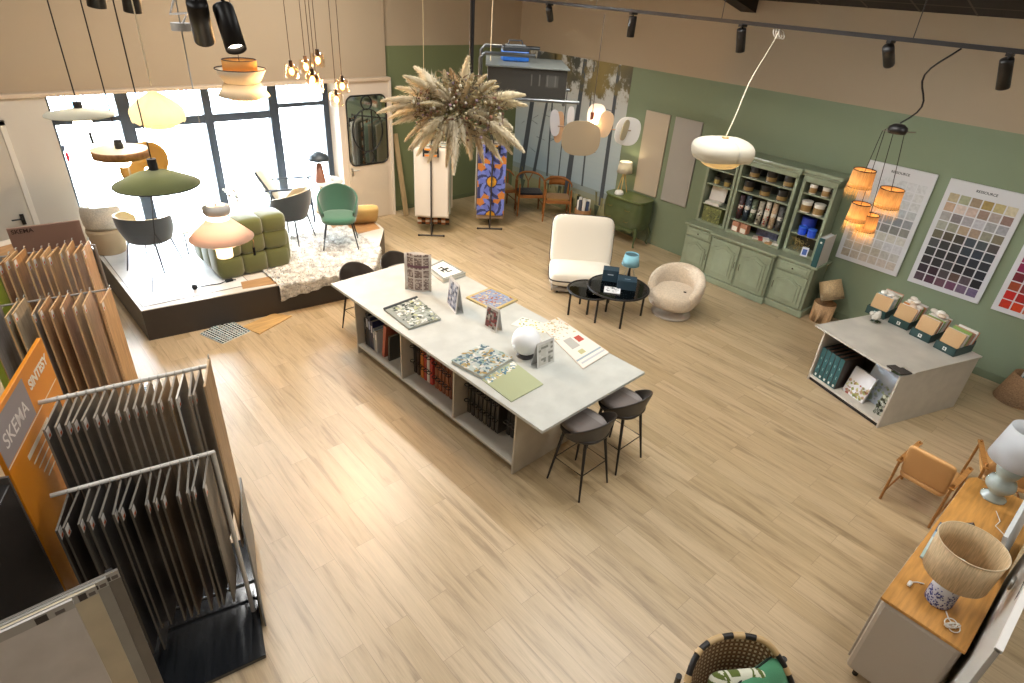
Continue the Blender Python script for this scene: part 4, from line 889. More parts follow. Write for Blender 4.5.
# ---- coffee table with bowl and stems
t=T('white_coffee_table','low white rectangular coffee table with thin black legs by the window','table',(2.38,9.0,PZ+.006),-8)
m=MB(); m.box(-.45,.45,-.22,.22,.32,.345,'d8d8d6'); m.build('table_top','laminate',t,bevel=.004)
for sx in (-.42,.42):
    for sy in (-.19,.19): MB().cyl((sx,sy),.010,0,.32,'2a2e36',8).build('leg','dark_metal',t)
t=T('teal_bowl','shallow teal bowl on the white coffee table','bowl',(2.38,9.05,PZ+.352)); m=MB(); m.lathe([(.0001,.0),(.06,.0),(.20,.06),(.19,.062),(.06,.012),(.0001,.012)],'2c6a74',28,sx=1.3); m.build('bowl_body','gloss',t)
t=T('grey_tray','long dark leaf-shaped tray on the white coffee table beside the bowl','tray',(2.62,9.08,PZ+.352),15); m=MB(); m.sup((0,0,.03),(.34,.12,.03),'4a5258',.6,1,20,6); m.build('tray_body','gloss',t)
t=T('blossom_stems','thin stems of white blossom in a slim vase on the coffee table','flowers',(2.72,8.93,PZ+.352)); m=MB(); m.lathe([(.0001,0),(.03,0),(.035,.05),(.012,.14),(.015,.16)],'dcdcdc',16); m.build('vase','satin',t); rr=random.Random(5)
m=MB(); m2=MB()
for k in range(6):
    e=(rr.uniform(-.12,.1),rr.uniform(-.08,.12),rr.uniform(.4,.58)); m.tube([(0,0,.12),(e[0]*.4,e[1]*.4,.32),e],.0035,'7a7a70',5)
    for q in range(7): f=rr.uniform(.5,1); m2.sph((e[0]*f+rr.uniform(-.02,.02),e[1]*f+rr.uniform(-.02,.02),.12+(e[2]-.12)*f),.018,'e4e4e2',6,4)
m.build('stem','matte',t); m2.build('blossom','matte',t)
# ---- green tufted sofa
t=T('tufted_sofa','olive green tufted one-seat sofa turned away from the camera at the platform edge','sofa',(2.49,7.77,PZ+.006),2)
SG='5e6238'
for i in range(3):
    for (zc_,hh,yy,dd) in ((.13,.28,.16,.34),(.40,.26,.16,.34),(.61,.22,.17,.38)):
        m=MB(); m.sup(((i-1)*.315,yy,zc_+.02),(.335,dd,hh+.03),SG,.42,.42,20,12); m.build('back_cushion','velvet',t)
for i in range(3):
    for j in range(2): m=MB(); m.sup(((i-1)*.315,.50+.32*j,.22),(.335,.34,.42),SG,.4,.4,20,12); m.build('seat_cushion','velvet',t)
for sx in (-.42,.42): m=MB(); m.sup((sx,.16,.28),(.16,.30,.5),SG,.4,.4,16,10); m.build('side_padding','velvet',t)
# ---- wooden lounge chair by the window
t=T('lounge_chair','lounge chair with dark frame and cream cushions beside the window','chair',(3.80,9.62,PZ+.006),-112)
FC='3c4652'
for sx in (-.32,.32):
    m=MB(); m.tube([(sx,.32,0),(sx,.30,.55)],.017,FC,8); m.tube([(sx,-.36,0),(sx,-.28,.55)],.017,FC,8); m.tube([(sx,.36,.56),(sx,-.38,.53)],.019,FC,8); m.tube([(sx,.30,.30),(sx,-.30,.24)],.016,FC,8); m.tube([(sx*.9,-.18,.26),(sx*.9,-.48,.82)],.015,FC,8); m.build('side_frame','satin',t)
m=MB(); m.tube([(-.3,.3,.3),(.3,.3,.3)],.015,FC,8); m.tube([(-.3,-.48,.82),(.3,-.48,.82)],.015,FC,8); m.build('cross_rail','satin',t)
m=MB().at((0,.03,.34),rx=6); m.sup((0,0,0),(.58,.60,.13),'dad6c8',.4,.3,24,10); m.build('seat_cushion','fabric',t)
m=MB().at((0,-.34,.58),rx=-64); m.sup((0,0,0),(.56,.56,.13),'dad6c8',.4,.3,24,10); m.build('back_cushion','fabric',t)
# ---- round table with cone foot and mushroom lamp
t=T('pedestal_table','small round white table on a tapering beige cone foot by the window','table',(4.38,9.58,PZ+.006)); m=MB(); m.lathe([(.0001,0),(.19,0),(.19,.01),(.08,.50),(.0001,.50)],'b99e78',32); m.build('cone_foot','satin',t); MB().lathe([(.0001,.50),(.29,.50),(.30,.51),(.30,.525),(.0001,.525)],'dcdad4',40).build('table_top','laminate',t)
t=T('mushroom_lamp','mushroom lamp with dark dome shade and terracotta cone foot on the pedestal table','lamp',(4.30,9.55,PZ+.532)); m=MB(); m.lathe([(.0001,0),(.085,0),(.085,.01),(.05,.30),(.0001,.31)],'8a5c4a',24); m.build('cone_foot','satin',t); MB().lathe([(.012,.30),(.012,.37)],'d8d0c0',10).build('neck','matte',t); MB().lathe([(.17,.36),(.168,.40),(.13,.45),(.06,.49),(.0001,.50)],'323c44',30).build('dome_shade','satin',t,solid=.004)
t=T('white_cups','two small white cups on the pedestal table','cups',(4.50,9.52,PZ+.532)); t.name='small_cup'; t['label']='small white cup on the pedestal table beside the mushroom lamp'; t['category']='cup'; m=MB(); m.lathe([(.0001,0),(.03,0),(.038,.07),(.033,.07),(.025,.01),(.0001,.01)],'e0e0e0',14); m.build('cup_body','satin',t)
# ---- pillow & pouf right
t=T('mustard_pillow','pale mustard pillow leaning on the right corner of the platform','pillow',(4.56,8.72,PZ+.17),-20,rx=-52); m=MB(); m.sup((0,0,0),(.56,.42,.17),'c8a86c',.7,.32,30,12); m.build('pillow_cover','fabric',t)
t=T('white_pillow','white pillow behind the mustard pillow beside the green velvet chair','pillow',(4.38,8.93,PZ+.15),-20,rx=-60); m=MB(); m.sup((0,0,0),(.5,.36,.15),'d8d0c4',.7,.32,26,10); m.build('pillow_cover','fabric',t)
# ---- mirror on the pier, door handle below
t=T('wall_mirror','rounded black-framed mirror with ring and oval bars on the pier beside the window','mirror',(5.41,9.895,1.6))
def rrect(w,h,r,n=8):
    pts=[]
    for cx,cz,a0 in ((w/2-r,h/2-r,0),(-w/2+r,h/2-r,90),(-w/2+r,-h/2+r,180),(w/2-r,-h/2+r,270)):
        for k in range(n+1): a=R(a0+90*k/n); pts.append((cx+r*math.cos(a),cz+r*math.sin(a)))
    return pts
pp=rrect(.76,1.16,.12); m=MB(); m.prismY(pp,-.012,-.004,'b0b4b0'); m.build('mirror_glass','mirror',t)
m=MB(); m.tube([(p[0],-.016,p[1]) for p in pp],.013,'1c1c1c',8,closed=True); m.build('frame','dark_metal',t)
m=MB()
def ring(cx,cz,rx,rz_): m.tube([(cx+rx*math.cos(2*PI*k/36),-.024,cz+rz_*math.sin(2*PI*k/36)) for k in range(36)],.008,'1c1c1c',6,closed=True)
ring(0,.46,.10,.11); ring(0,-.46,.10,.11); ring(0,0,.29,.36)
for sx in (-.09,.09): m.tube([(sx,-.024,-.33),(sx,-.024,.33)],.007,'1c1c1c',6)
m.build('bar_ornament','dark_metal',t)
d=struct(MB().box(5.0,5.78,9.885,9.9,.02,2.2,'c9bba8').build('door_2','satin',bevel=.004)); m=MB(); m.tube([(5.06,9.885,.95),(5.06,9.84,.95),(5.17,9.835,.95)],.010,'b8b4ac',8); m.cb((5.06,9.88,.92),(.04,.01,.13),'b8b4ac'); m.build('door_handle','metal',d)
# ---- tripod floor lamp with golden disc
t=T('disc_floor_lamp','thin black tripod floor lamp with a large golden disc reflector beside the left tub chair','lamp',(1.50,7.98,PZ+.006))
m=MB(); ap=Vector((-.08,-.03,.72))
for q in ((-.28,-.09,0),(.17,-.26,0),(.11,.35,0)): m.tube([q,tuple(ap)],.006,'2a2c30',6)
m.build('tripod_leg','dark_metal',t); MB().tube([tuple(ap),(.02,.10,1.25),(.06,.2,1.42)],.007,'2a2c30',6).build('stem','dark_metal',t)
m=MB().at((.06,.34,1.44),rz=14,rx=105); m.lathe([(.0001,-.05),(.12,-.04),(.22,-.012),(.29,.01)],'a8823e',40); o=m.build('disc_reflector','satin',t,solid=.003)
m=MB(); m.sph((.06,.24,1.40),.032,'ffe8b8',12,8); m.build('bulb','bulb',t); MB().tube([(.06,.22,1.34),(.06,.24,1.38)],.014,'8a6a30',8).build('socket','metal',t)
t=T('plug_and_cable','black cable with plug lying on the platform beside the tripod lamp','cable',(1.67,7.72,PZ+.006)); m=MB(); m.tube([(0,0,.015),(.12,.02,.006),(.3,-.02,.006),(.42,.03,.006),(.5,-.02,.012)],.006,'1c1c1c',6); m.sph((0,0,.03),.035,'23262a',10,6); m.build('cable_run','matte',t)
MB().cb((.42,0,.014),(.09,.05,.026),'23262a').build('socket_block','matte',t)
# ---- samples on the floor before the platform
def floor_tile(name,label,pts,col,fn=None,mat='laminate'):
    cx=sum(p[0] for p in pts)/len(pts); cy=sum(p[1] for p in pts)/len(pts); q=[(p[0]-cx,p[1]-cy) for p in pts]
    t=T(name,label,'floor sample',(cx,cy,.0005)); MB().prism(q,0,.012,col).build('tile_body',mat,t,bevel=.001)
    if fn: fn(t,q)
def mosaic(t,q):
    m=MB(); rr=random.Random(4)
    for i in range(11):
        for j in range(11):
            u,v=(i+.12)/11,(j+.12)/11; a=bil(q,u,v);b=bil(q,u+.068,v);c=bil(q,u+.068,v+.068);d_=bil(q,u,v+.068)
            m.add([(p.x,p.y,.0125) for p in (a,b,c,d_)],[(0,1,2,3)],rr.choice(('20302e','2a3c3a','182624','3a5a62','4a6a6c')))
    m.build('mosaic_print','gloss',t)
floor_tile('mosaic_tile','dark green mosaic tile lying on the floor before the platform',[(1.66,6.92),(2.04,7.03),(1.93,7.50),(1.52,7.31)],'cfd2cc',mosaic)
floor_tile('oak_board_sample','oak board sample lying skewed on the floor beside the mosaic tile',[(2.10,6.90),(2.62,7.12),(2.45,7.32),(2.0,7.2)],'c09a62',None,'wood')
# ================================================================ sample racks on the left. boards run along az 68 deg
BA=68; bd=Vector((math.cos(R(BA)),math.sin(R(BA)),0))
def hboard(name,label,x,y,z,w,h,face,edge,group,lab=True,th=.011,back=None,tilt=0):
    # x,y,z = far top corner; board extends w toward the camera and h down. local X = -bd
    t=T(name,label,'sample board',(x,y,z),BA+180+tilt,group)
    m=MB(); m.add([(0,-th/2,0),(w,-th/2,0),(w,-th/2,-h),(0,-th/2,-h),(0,th/2,0),(w,th/2,0),(w,th/2,-h),(0,th/2,-h)],
      [(0,3,2,1),(4,5,6,7),(0,1,5,4),(1,2,6,5),(2,3,7,6),(3,0,4,7)],[back or face,face,edge,edge,edge,edge]); m.build('board','wood_z' if 'wood' in label or 'oak' in label else 'satin',t)
    if lab:
        m=MB(); m.box(w-.05,w-.004,th/2,th/2+.001,-.075,-.01,'d6d2cc'); m.box(w-.04,w-.015,th/2+.001,th/2+.0015,-.07,-.05,'c86a44'); m.box(w-.05,w-.004,-th/2-.001,-th/2,-.075,-.01,'d6d2cc'); m.build('sticker','matte',t)
    m=MB(); m.tube([(.02,0,-.005),(.015,0,.014),(0,0,.020),(-.015,0,.012)],.004,'b8b4ac',6); m.build('hook','metal',t)
    return t
# ---- rack 1: orange sign
rk=T('flooring_sample_rack','black flooring sample rack with two white rails beside an orange sign panel','display rack',(0,0,0))
RC='c6c2ba'
m=MB(); m.tube([(.78,3.68,1.75),(-.12,3.835,1.75)],.016,'d8d4cc',4); m.build('upper_rail','satin',rk)
m=MB(); m.tube([(.61,3.265,1.40),(-.21,3.425,1.40)],.016,'d8d4cc',4); m.build('lower_rail','satin',rk)
m=MB(); m.tube([(.77,3.685,1.75),(.77,3.685,.04)],.015,RC,8); m.tube([(.60,3.27,1.40),(.58,3.12,.04)],.015,RC,8); m.build('upright','satin',rk)
m=MB(); m.prism([(-.30,2.87),(.52,2.75),(.80,3.80),(-.08,3.93)],.0,.035,'15181c'); m.build('base_tray','gloss',rk,bevel=.004)
m=MB(); m.tube([(-.1,3.44,.13),(.68,3.28,.13)],.014,'3c3c3c',6); m.tube([(-.1,3.44,.13),(-.1,3.44,.03)],.012,'3c3c3c',6); m.tube([(.67,3.285,.13),(.67,3.285,.03)],.012,'3c3c3c',6); m.build('board_rest','dark_metal',rk)
m=MB(); m.add([(.67,3.30,.0),(.60,2.98,.0),(.60,2.98,.10),(.68,3.36,.62),(.84,3.84,.62),(.84,3.84,0)],[(0,1,2,3,4,5)],'6d6b66'); m.build('side_fin','satin',rk,solid=.012)
# orange sign panel
OR='d98716'
f0=Vector((0,4.14,0)); 
sp=MB().at((0,4.14,0),rz=BA+180); sp.box(0,.87,-.012,.012,0,2.0,OR); o=sp.build('sign_panel','satin',rk,bevel=.003)
# sign face: seen side is the one facing the camera/right: local +Y of the panel frame
PM=Matrix.Translation((0,4.14,0))@Matrix.Rotation(R(BA+180),4,'Z')
def ptxt(s,size,col,u,z,bold=0,sx=1,al='CENTER'):   # text reading along the board from near to far when seen from +X side
    yy=.0135
    text(s,size,col,rk,PM@frameM((u,yy,z),(-1,0,0),(0,0,1)),sx=sx,bold=bold,align=al)
m=MB(); m.M=PM; m.box(.40,.865,.012,.0132,1.725,1.97,'9a9496'); m.build('sign_patch','matte',rk)
m=MB(); m.M=PM; m.box(.0,.87,.0132,.0140,1.685,1.692,'e8d8c0') if False else m.box(.02,.865,.0134,.0140,1.712,1.719,'efe2cc'); m.build('sign_line','matte',rk)
ptxt('SKEMA',.12,'e8e4e2',.63,1.83,.0003,.95)
ptxt('SINTESY',.085,'f2ece0',.20,1.88,.003)
pass
for k in range(5):
    m=MB(); m.M=PM; m.box(.28-.04*k+.02,.66-.03*k,.0122,.0134,1.60-.055*k,1.60-.055*k+(.03 if k==0 else .010),'efe2cc'); m.build('sign_line','matte',rk)
random.seed(12)
c1=['4c4844','4a4641','54504a','504b45','5c574f','6a6258','5f564b','6e6253','77695a','6a5c4c','7c6c58','84705a','8d775c','a5865e','3a3a3c','4a4a4c','5a5650','4f4b46']
n1=17
for k in range(n1):
    t=k/(n1-1); x=-.02+.74*t; y=3.818-.135*t
    kind='grey-brown' if k<6 else ('brown' if k<12 else ('light oak' if k==13 else 'charcoal'))
    hboard('flooring_board','%s flooring board on the upper rail of the orange rack, %s from the left'%(kind,ORD[k]),x,y,1.745,.29,1.24,c1[k],'8a8174' if k!=14 else 'd8d4cc','boards on the upper rail of the orange rack',tilt=random.uniform(-3,3))
hboard('flooring_board','taller light wood board at the right end of the orange rack upper rail',.79,3.70,1.80,.34,1.4,'a98a66','b79b78','boards on the upper rail of the orange rack',lab=False)
c2=['3a3028','2c2622','5a5650','4c4a48','3e3c3a','343230','2e2c2a','3c3630','4a3e32','544434','5c4a38','6a5644','54483c','4c4640','5a544c']
for k in range(15):
    t=k/14; x=-.13+.70*t; y=3.41-.14*t
    hboard('flooring_board','%s board on the lower rail of the orange rack, %s from the left'%('brown wood' if k in(0,1,8,9,10,11) else 'black stone-look',ORD[k]),x,y,1.39,.29,(1.22 if k<6 else 1.02),c2[k],'6c665c','boards on the lower rail of the orange rack',tilt=random.uniform(-3,3))
# ---- rack 2: wood-tone boards
r2=T('wood_sample_rack','tall wood flooring rack with a brown header panel behind the orange rack','display rack',(0,0,0))
m=MB(); m.tube([(.62,6.245,1.74),(-.05,6.34,1.74)],.009,'8a8680',6); m.tube([(.60,5.79,1.49),(-.16,5.92,1.49)],.009,'8a8680',6); m.build('rail','satin',r2)
m=MB(); m.prism([(-.35,5.4),(.62,5.3),(.78,6.45),(-.15,6.6)],0,.035,'15181c'); m.build('base_tray','gloss',r2,bevel=.004)
m=MB(); m.tube([(.62,6.25,1.74),(.62,6.25,.03)],.014,'8a8680',6); m.tube([(-.05,6.34,1.74),(-.05,6.34,.03)],.014,'8a8680',6); m.build('upright','satin',r2)
hd=MB().at((.36,6.37,1.68),rz=-6); hd.box(-.30,.22,-.012,.012,0,.27,'85685a'); hd.build('header_panel','satin',r2,bevel=.003)
text('SKEMA',.05,'3a2c28',r2,Matrix.Translation((.36,6.37,1.68))@Matrix.Rotation(R(-6),4,'Z')@frameM((-.20,-.0135,.235),(1,0,0),(0,0,1)),bold=.001)
gm=MB().at((-.10,6.12,0),rz=BA+180); gm.box(0,.75,-.012,.012,0,1.75,'8f9e34'); gm.build('green_sign_panel','satin',r2,bevel=.003)
m=MB(); m.M=Matrix.Translation((-.10,6.12,0))@Matrix.Rotation(R(BA+180),4,'Z'); m.box(.1,.7,.0122,.0134,1.45,1.46,'d8dcb0'); m.build('sign_line','matte',r2)
wf=['b8824c','c09a6c','b58a5a','c29a68','b08858','c4a070','bc9462','c8a878','b48c5c','c09868','b8926a','bd9870']
for k in range(11):
    t=k/10; x=.02+.57*t; y=6.325-.075*t
    hboard('oak_flooring_board','warm oak board on the back rail of the wood rack, %s from the left'%ORD[k],x,y,1.77+random.uniform(-.02,.04),.26,1.5,wf[k],'cfa878','boards on the back rail of the wood rack',tilt=random.uniform(-4,4))
wf2=['8f8a86','b0a084','a89880','8c7c6c','b48e68','b08a64','a88468','b89a74','b08c64','bc9464','b8905e']
xs2=[-.15,-.03,.02,.12,.18,.25,.31,.40,.46,.60]
for k in range(10):
    x=xs2[k]-.01; y=5.90-(x+.15)*.16
    hboard('oak_flooring_board','%s board on the front rail of the wood rack, %s from the left'%('grey' if k==0 else 'pale oak',ORD[k]),x,y,1.52+random.uniform(-.01,.03),.30,1.35,wf2[k],'cba67c','boards on the front rail of the wood rack',tilt=random.uniform(-4,4))
# ---- white-framed wood sample behind, beige panel
t=T('framed_wood_sample','white framed wood sample leaning beside the brown header panel','sample board',(.20,8.2,0),20,rx=-8)
m=MB(); m.box(-.28,.28,0,.02,0,1.22,'d8d2c6'); m.build('frame','satin',t); MB().box(-.24,.24,-.003,0,.7,1.17,'b08c64').build('wood_face','wood',t)
t=T('white_display_board','tall white display board at the left edge behind the wood rack','display board',(-.35,7.3,0),10); MB().box(-.2,.2,0,.03,0,1.75,'d4cabc').build('board_face','satin',t,bevel=.003); m=MB(); m.box(-.17,.14,-.003,0,1.0,1.6,'7c8090'); m.build('picture','print',t)
t=T('beige_display_panel','beige display panel at the left edge between the green sign and the orange sign','display board',(-.28,4.75,0),BA+180); MB().box(0,.6,-.03,.0,0,1.85,'cfc2a8').build('panel_face','satin',t,bevel=.004)
# ---- black stand and tile display in the foreground
t=T('black_display_stand','large black display stand at the lower left edge beside the orange sign','display stand',(-.29,3.28,0),BA+180)
m=MB(); m.box(0,.75,-.34,-.04,0,1.66,'1e1b1a'); m.build('stand_body','satin',t,bevel=.006); m=MB(); m.box(-.015,0,-.34,-.04,0,1.70,'55504c'); m.build('edge_strip','satin',t)
names=('white','beige','grey','dark grey'); tc_=('cac6c2','c4b99f','93918a','726d66'); xr=(-.225,-.135,-.09,-.04)
for k in range(4):
    t=T('tile_sample_panel','large %s sample panel with label strip, %s of four, lower left corner'%(names[k],('front','second','third','rear')[k]),'sample board',(xr[k]-.40,2.42+.018*k,1.6),0,'sample panels in the lower left corner',rx=0)
    MB().box(-.40,.40,-.006,.006,-1.598,0,tc_[k]).build('panel_face','laminate',t,bevel=.001)
    m=MB(); m.box(-.40,.40,-.0072,-.006,-.05,0,'aaa7a2'); m.build('label_strip','satin',t)
    m=MB(); m.box(.262 if k==0 else .33,.305 if k==0 else .36,-.0085,-.0072,-.048,-.01,'47423f') if k<2 else m.box(.345,.362,-.0085,-.0072,-.044,-.02,'47423f')
    m.box(.33 if k==0 else .367,.365 if k==0 else .392,-.0085,-.0072,-.044,-.024,'6c6764'); m.build('label_print','matte',t)
t=T('tile_stand','dark stand holding the four large sample panels in the lower left corner','display stand',(-.42,2.50,0)); m=MB(); m.box(-.30,.37,.075,.16,0,.12,'1c1a19'); m.box(-.28,-.25,.075,.10,.1,1.5,'1c1a19'); m.box(.33,.36,.075,.10,.1,1.5,'1c1a19'); m.build('stand_frame','satin',t)
# ================================================================ track lights
def track(label,p0,p1):
    d=Vector(p1)-Vector(p0); t=T('light_track',label,'track',p0,math.degrees(math.atan2(d.y,d.x))); L_=d.length
    MB().box(0,L_,-.018,.018,-.016,.016,'1e1b1a').build('rail','dark_metal',t)
    m=MB(); n=max(2,int(L_/1.6))
    for k in range(n+1):
        x=.1+(L_-.2)*k/n; wx=p0[0]+d.x/L_*x; m.tube([(x,0,.01),(x,0,zc(wx)-p0[2])],.004,'2a2624',5)
    m.build('hanging_wire','dark_metal',t); return t
track('long black light track running above the green wall side of the room',(5.42,.0,3.80),(6.10,7.2,3.80))
track('black light track above the sample racks near the camera',(-1.2,3.3,3.93),(1.35,3.3,3.93))
track('black light track above the window platform, mostly out of view',(-.5,4.12,3.95),(1.9,4.12,3.95))
track('black light track along the back of the room above the dried flowers',(2.6,7.2,4.22),(5.9,7.2,4.22))
def spot(label,x,y,ztrack,aim,L_=.20,r=.042,lit=True,power=0,group='track spotlights',glow=False,dz=-.06,angle=85,colr=(1,.985,.95)):
    t=T('track_spotlight',label,'spotlight',(x,y,ztrack),0,group)
    m=MB(); m.box(-.05,.05,-.017,.017,-.035,-.014,'1e1b1a'); m.tube([(0,0,-.03),(0,0,dz-.02)],.009,'1e1b1a',8); m.build('adapter','dark_metal',t)
    a=(Vector(aim)-Vector((x,y,ztrack+dz))).normalized(); q=a.to_track_quat('Z','Y').to_matrix().to_4x4()
    m=MB(); m.M=Matrix.Translation((0,0,dz-.02))@q; m.lathe([(.0001,-.03),(r*.96,-.03),(r,-.02),(r,L_-.03),(r*.88,L_-.03),(r*.8,L_-.06)],'1d1a19',24); m.build('lamp_body','dark_metal',t)
    m=MB(); m.M=Matrix.Translation((0,0,dz-.02))@q; m.lathe([(.0001,L_-.058),(r*.82,L_-.058)],'fff0d8',20); m.build('lens','bulb' if glow else 'matte',t)
    if power:
        p=Vector((0,0,dz-.02))+a*(L_+.01); light('SPOT','spot_beam',tuple(p),power,colr,t,.045,tuple(p+a),angle,.7)
    return t
def trx(y): return 5.42+.68*y/7.2
SPW=.56; FILL=85
# on the long track: visible fixtures
spot('black spotlight at the far end of the long track',trx(6.2),6.2,3.80,(8.9,8.2,.6),power=60*SPW)
spot('black spotlight on the long track left of the pendant cord of paper discs',trx(4.75),4.75,3.80,(6.2,5.0,0),power=80*SPW)
spot('black spotlight on the long track just left of the white petal pendant',trx(3.35),3.35,3.80,(7.0,3.4,.3),power=80*SPW)
spot('black spotlight tilted toward the colour charts, above the fringed pendants',trx(2.0),2.0,3.80,(9,2.2,1.1),power=55*SPW)
spot('black spotlight on the long track at the right edge of the photo',trx(1.2),1.2,3.80,(7.2,.6,0),power=80*SPW)
# near track, big
spot('lit black spotlight above the tiered cream pendant, the one showing its glowing lens',1.10,3.3,3.93,(.9,.4,-.3),L_=.205,r=.047,power=45*SPW,group='near spotlights',glow=True,dz=-.12)
spot('large black spotlight left of the glowing one',.985,3.3,3.93,(1.8,5.6,0),L_=.20,r=.046,power=10*SPW,group='near spotlights',dz=-.10)
spot('large black spotlight above the cream scalloped pendant',.91,4.12,3.95,(.75,4.6,.6),L_=.20,r=.045,power=30*SPW,group='near spotlights',dz=-.03)
spot('large black spotlight farthest left on the near track',.75,4.12,3.95,(.55,4.6,1.2),L_=.17,r=.045,power=25*SPW,group='near spotlights',dz=-.04)
# back track, small
for k,(x,nm) in enumerate(((3.35,'left'),(4.35,'middle'),(5.05,'right'))):
    spot('small black spotlight on the back track, %s of three'%nm,x,7.2,4.22,(x+.6,8.3,.3),power=170*SPW,group='back spotlights',colr=(1,.84,.62))
# unseen spotlights added overhead to brighten floor, back area and sample panels
for k,(x,y,ax,ay,p) in enumerate(((2.4,1.2,2.4,2.0,44),(3.6,.9,4.4,1.2,95),(3.7,3.2,3.6,4.6,38),(3.3,5.2,3.4,6.0,45),(4.6,1.9,5.0,2.4,125),(4.8,4.4,5.2,4.8,160),(1.7,4.6,1.8,5.6,4),(1.2,1.0,1.2,1.4,22),(4.9,6.4,5.0,7.2,190),(4.5,-.6,4.4,.2,60),(-.1,.3,-.3,2.5,110),(2.6,-.9,3.4,.1,70),(6.6,6.0,7.4,6.6,150))):
    spot('added black fill spotlight overhead, outside the view, %s of the overhead row'%ORD[k],x,y,zc(x)-.05 if zc(x)<4.9 else 4.9,(ax,ay,0),power=p*SPW,group='added overhead fill spotlights',colr=(1,.84,.62) if y>6 or x>6 else ((1,.94,.84) if x>3.5 else (1,.975,.93)))
# unseen area-light panels overhead, added as general fill for walls and floor
for k,(x,y,z,l) in enumerate(((1.5,6.6,5.3,2.4),(4.2,7.6,4.75,2.2),(4.4,3.0,4.72,2.4),(1.5,1.6,5.35,2.4),(5.4,-1.2,4.5,2.0),(-1.2,3.6,5.6,2.0))):
    t=T('fill_panel','added white fill panel hung high overhead outside the view, %s of the overhead row'%ORD[k],'fill light',(x,y,z),90,'added fill panels')
    m=MB(); m.box(-l/2,l/2,-.14,.14,0,.06,'e0ddd6'); m.tube([(-l/3,0,.06),(-l/3,0,zc(x)-z)],.005,'888888',5); m.tube([(l/3,0,.06),(l/3,0,zc(x)-z)],.005,'888888',5); m.build('housing','satin',t)
    la=bpy.data.lights.new('fill_light','AREA'); la.shape='RECTANGLE'; la.size=l*.95; la.size_y=.24; la.energy=FILL*(1,1.1,.8,.12,.7,.9)[k]; la.color=(1,.99,.96); la.spread=R(175)
    lo=bpy.data.objects.new('fill_light',la); COL.objects.link(lo); lo.parent=t; lo.location=(0,0,-.005)
# ================================================================ pendants
def cord(m,x,y,z0,z1,c='2a2422',r=.0035): m.tube([(x,y,z0),(x,y,z1)],r,c,5)
def pend(name,label,x,y,z,group=None): return T(name,label,'pendant lamp',(x,y,z),0,group)
CT=5.9
def add_cord(t,top,col='2a2422',z0=0):
    m=MB(); m.tube([(0,0,z0),(0,0,top-t.location.z)],.0035,col,5); m.build('cord','matte',t)
def ceil_cord(t,col='2a2422',z0=0): add_cord(t,zc(t.location.x),col,z0)
# flat white disc pendant
t=pend('disc_pendant','flat translucent white disc pendant at the upper left before the window',.52,4.07,3.25); m=MB(); m.lathe([(.02,.03),(.165,.0),(.166,-.006),(.02,.0)],'d8d4c4',40); m.build('disc_shade','shade',t); MB().cyl((0,0),.022,.0,.06,'26262a',14).build('socket','satin',t); MB().sph((0,0,-.05),.045,'ffeed0',14,8).build('bulb','bulb',t); ceil_cord(t,z0=.05); MB().cyl((.02,0),.008,-.16,-.10,'2a2c30',8).build('pull_switch','matte',t)
# cork disc pendant
t=pend('cork_pendant','round pendant with white top and cork rim in front of the golden disc',.66,4.07,3.03); m=MB(); m.lathe([(.0001,.025),(.135,.02),(.14,.02)],'d4cab4',40); m.build('top_disc','matte',t); m=MB(); m.lathe([(.14,.02),(.136,-.022)],'a87848',40); m.build('cork_rim','wicker',t,solid=.006); MB().cyl((0,0),.022,.02,.07,'26262a',14).build('socket','satin',t); MB().sph((0,0,-.04),.045,'ffeed0',14,8).build('bulb','bulb',t); ceil_cord(t,z0=.06); MB().cyl((.02,0),.006,-.14,-.08,'a89a80',8).build('pull_cord','matte',t)
t2=MB().at((0,0,.80)); t2.cyl((0,0),.035,0,.03,'2a2a2c',18); t2.tube([(0,-.03,.03),(.02,-.04,.07),(-.02,.03,.08),(0,.02,.12)],.005,'d8d4d0',6); t2.build('cord_box','satin',t)
# green cone pendant
t=pend('green_cone_pendant','wide flat sage green cone pendant with black rim above the tub chair',.74,3.74,2.93); m=MB(); m.lathe([(.022,.07),(.11,.043),(.215,-.008)],'7f8458',48); m.build('cone_shade','fabric',t,solid=.003); MB().tube([(.215*math.cos(2*PI*k/48),.215*math.sin(2*PI*k/48),-.008) for k in range(48)],.004,'22242a',6,closed=True).build('rim','satin',t); MB().cyl((0,0),.024,.07,.13,'26262a',14).build('socket','satin',t); ceil_cord(t,z0=.12)
# cream scalloped pendant
t=pend('scalloped_pendant','glowing cream scalloped paper pendant before the window, between disc and green pendants',.84,3.83,3.28)
def scal(u,v):
    a=2*PI*u; k=1+.05*abs(math.sin(6*a)); r=.72*(.03+.15*math.sin(min(1,v*1.15)*PI*.58))*k; z=.10-.155*v+.012*abs(math.sin(6*a))*v; return (r*math.cos(a),r*math.sin(a),z)
m=MB(); m.grid(scal,48,12,'e8dcc0',True,cu=True); m.build('scalloped_shade','shade',t); m=MB(); m.lathe([(.10,-.04),(.075,-.08),(.0001,-.083)],'e8d4a8',30); m.build('inner_shade','shade',t); add_cord(t,zc(.84),'d8c8a8',.13); MB().sph((0,0,0),.03,'ffe0a8',10,8).build('bulb','bulb',t); light('POINT','lamp_light',(0,0,-.02),2.2,(1,.88,.68),t,.03)
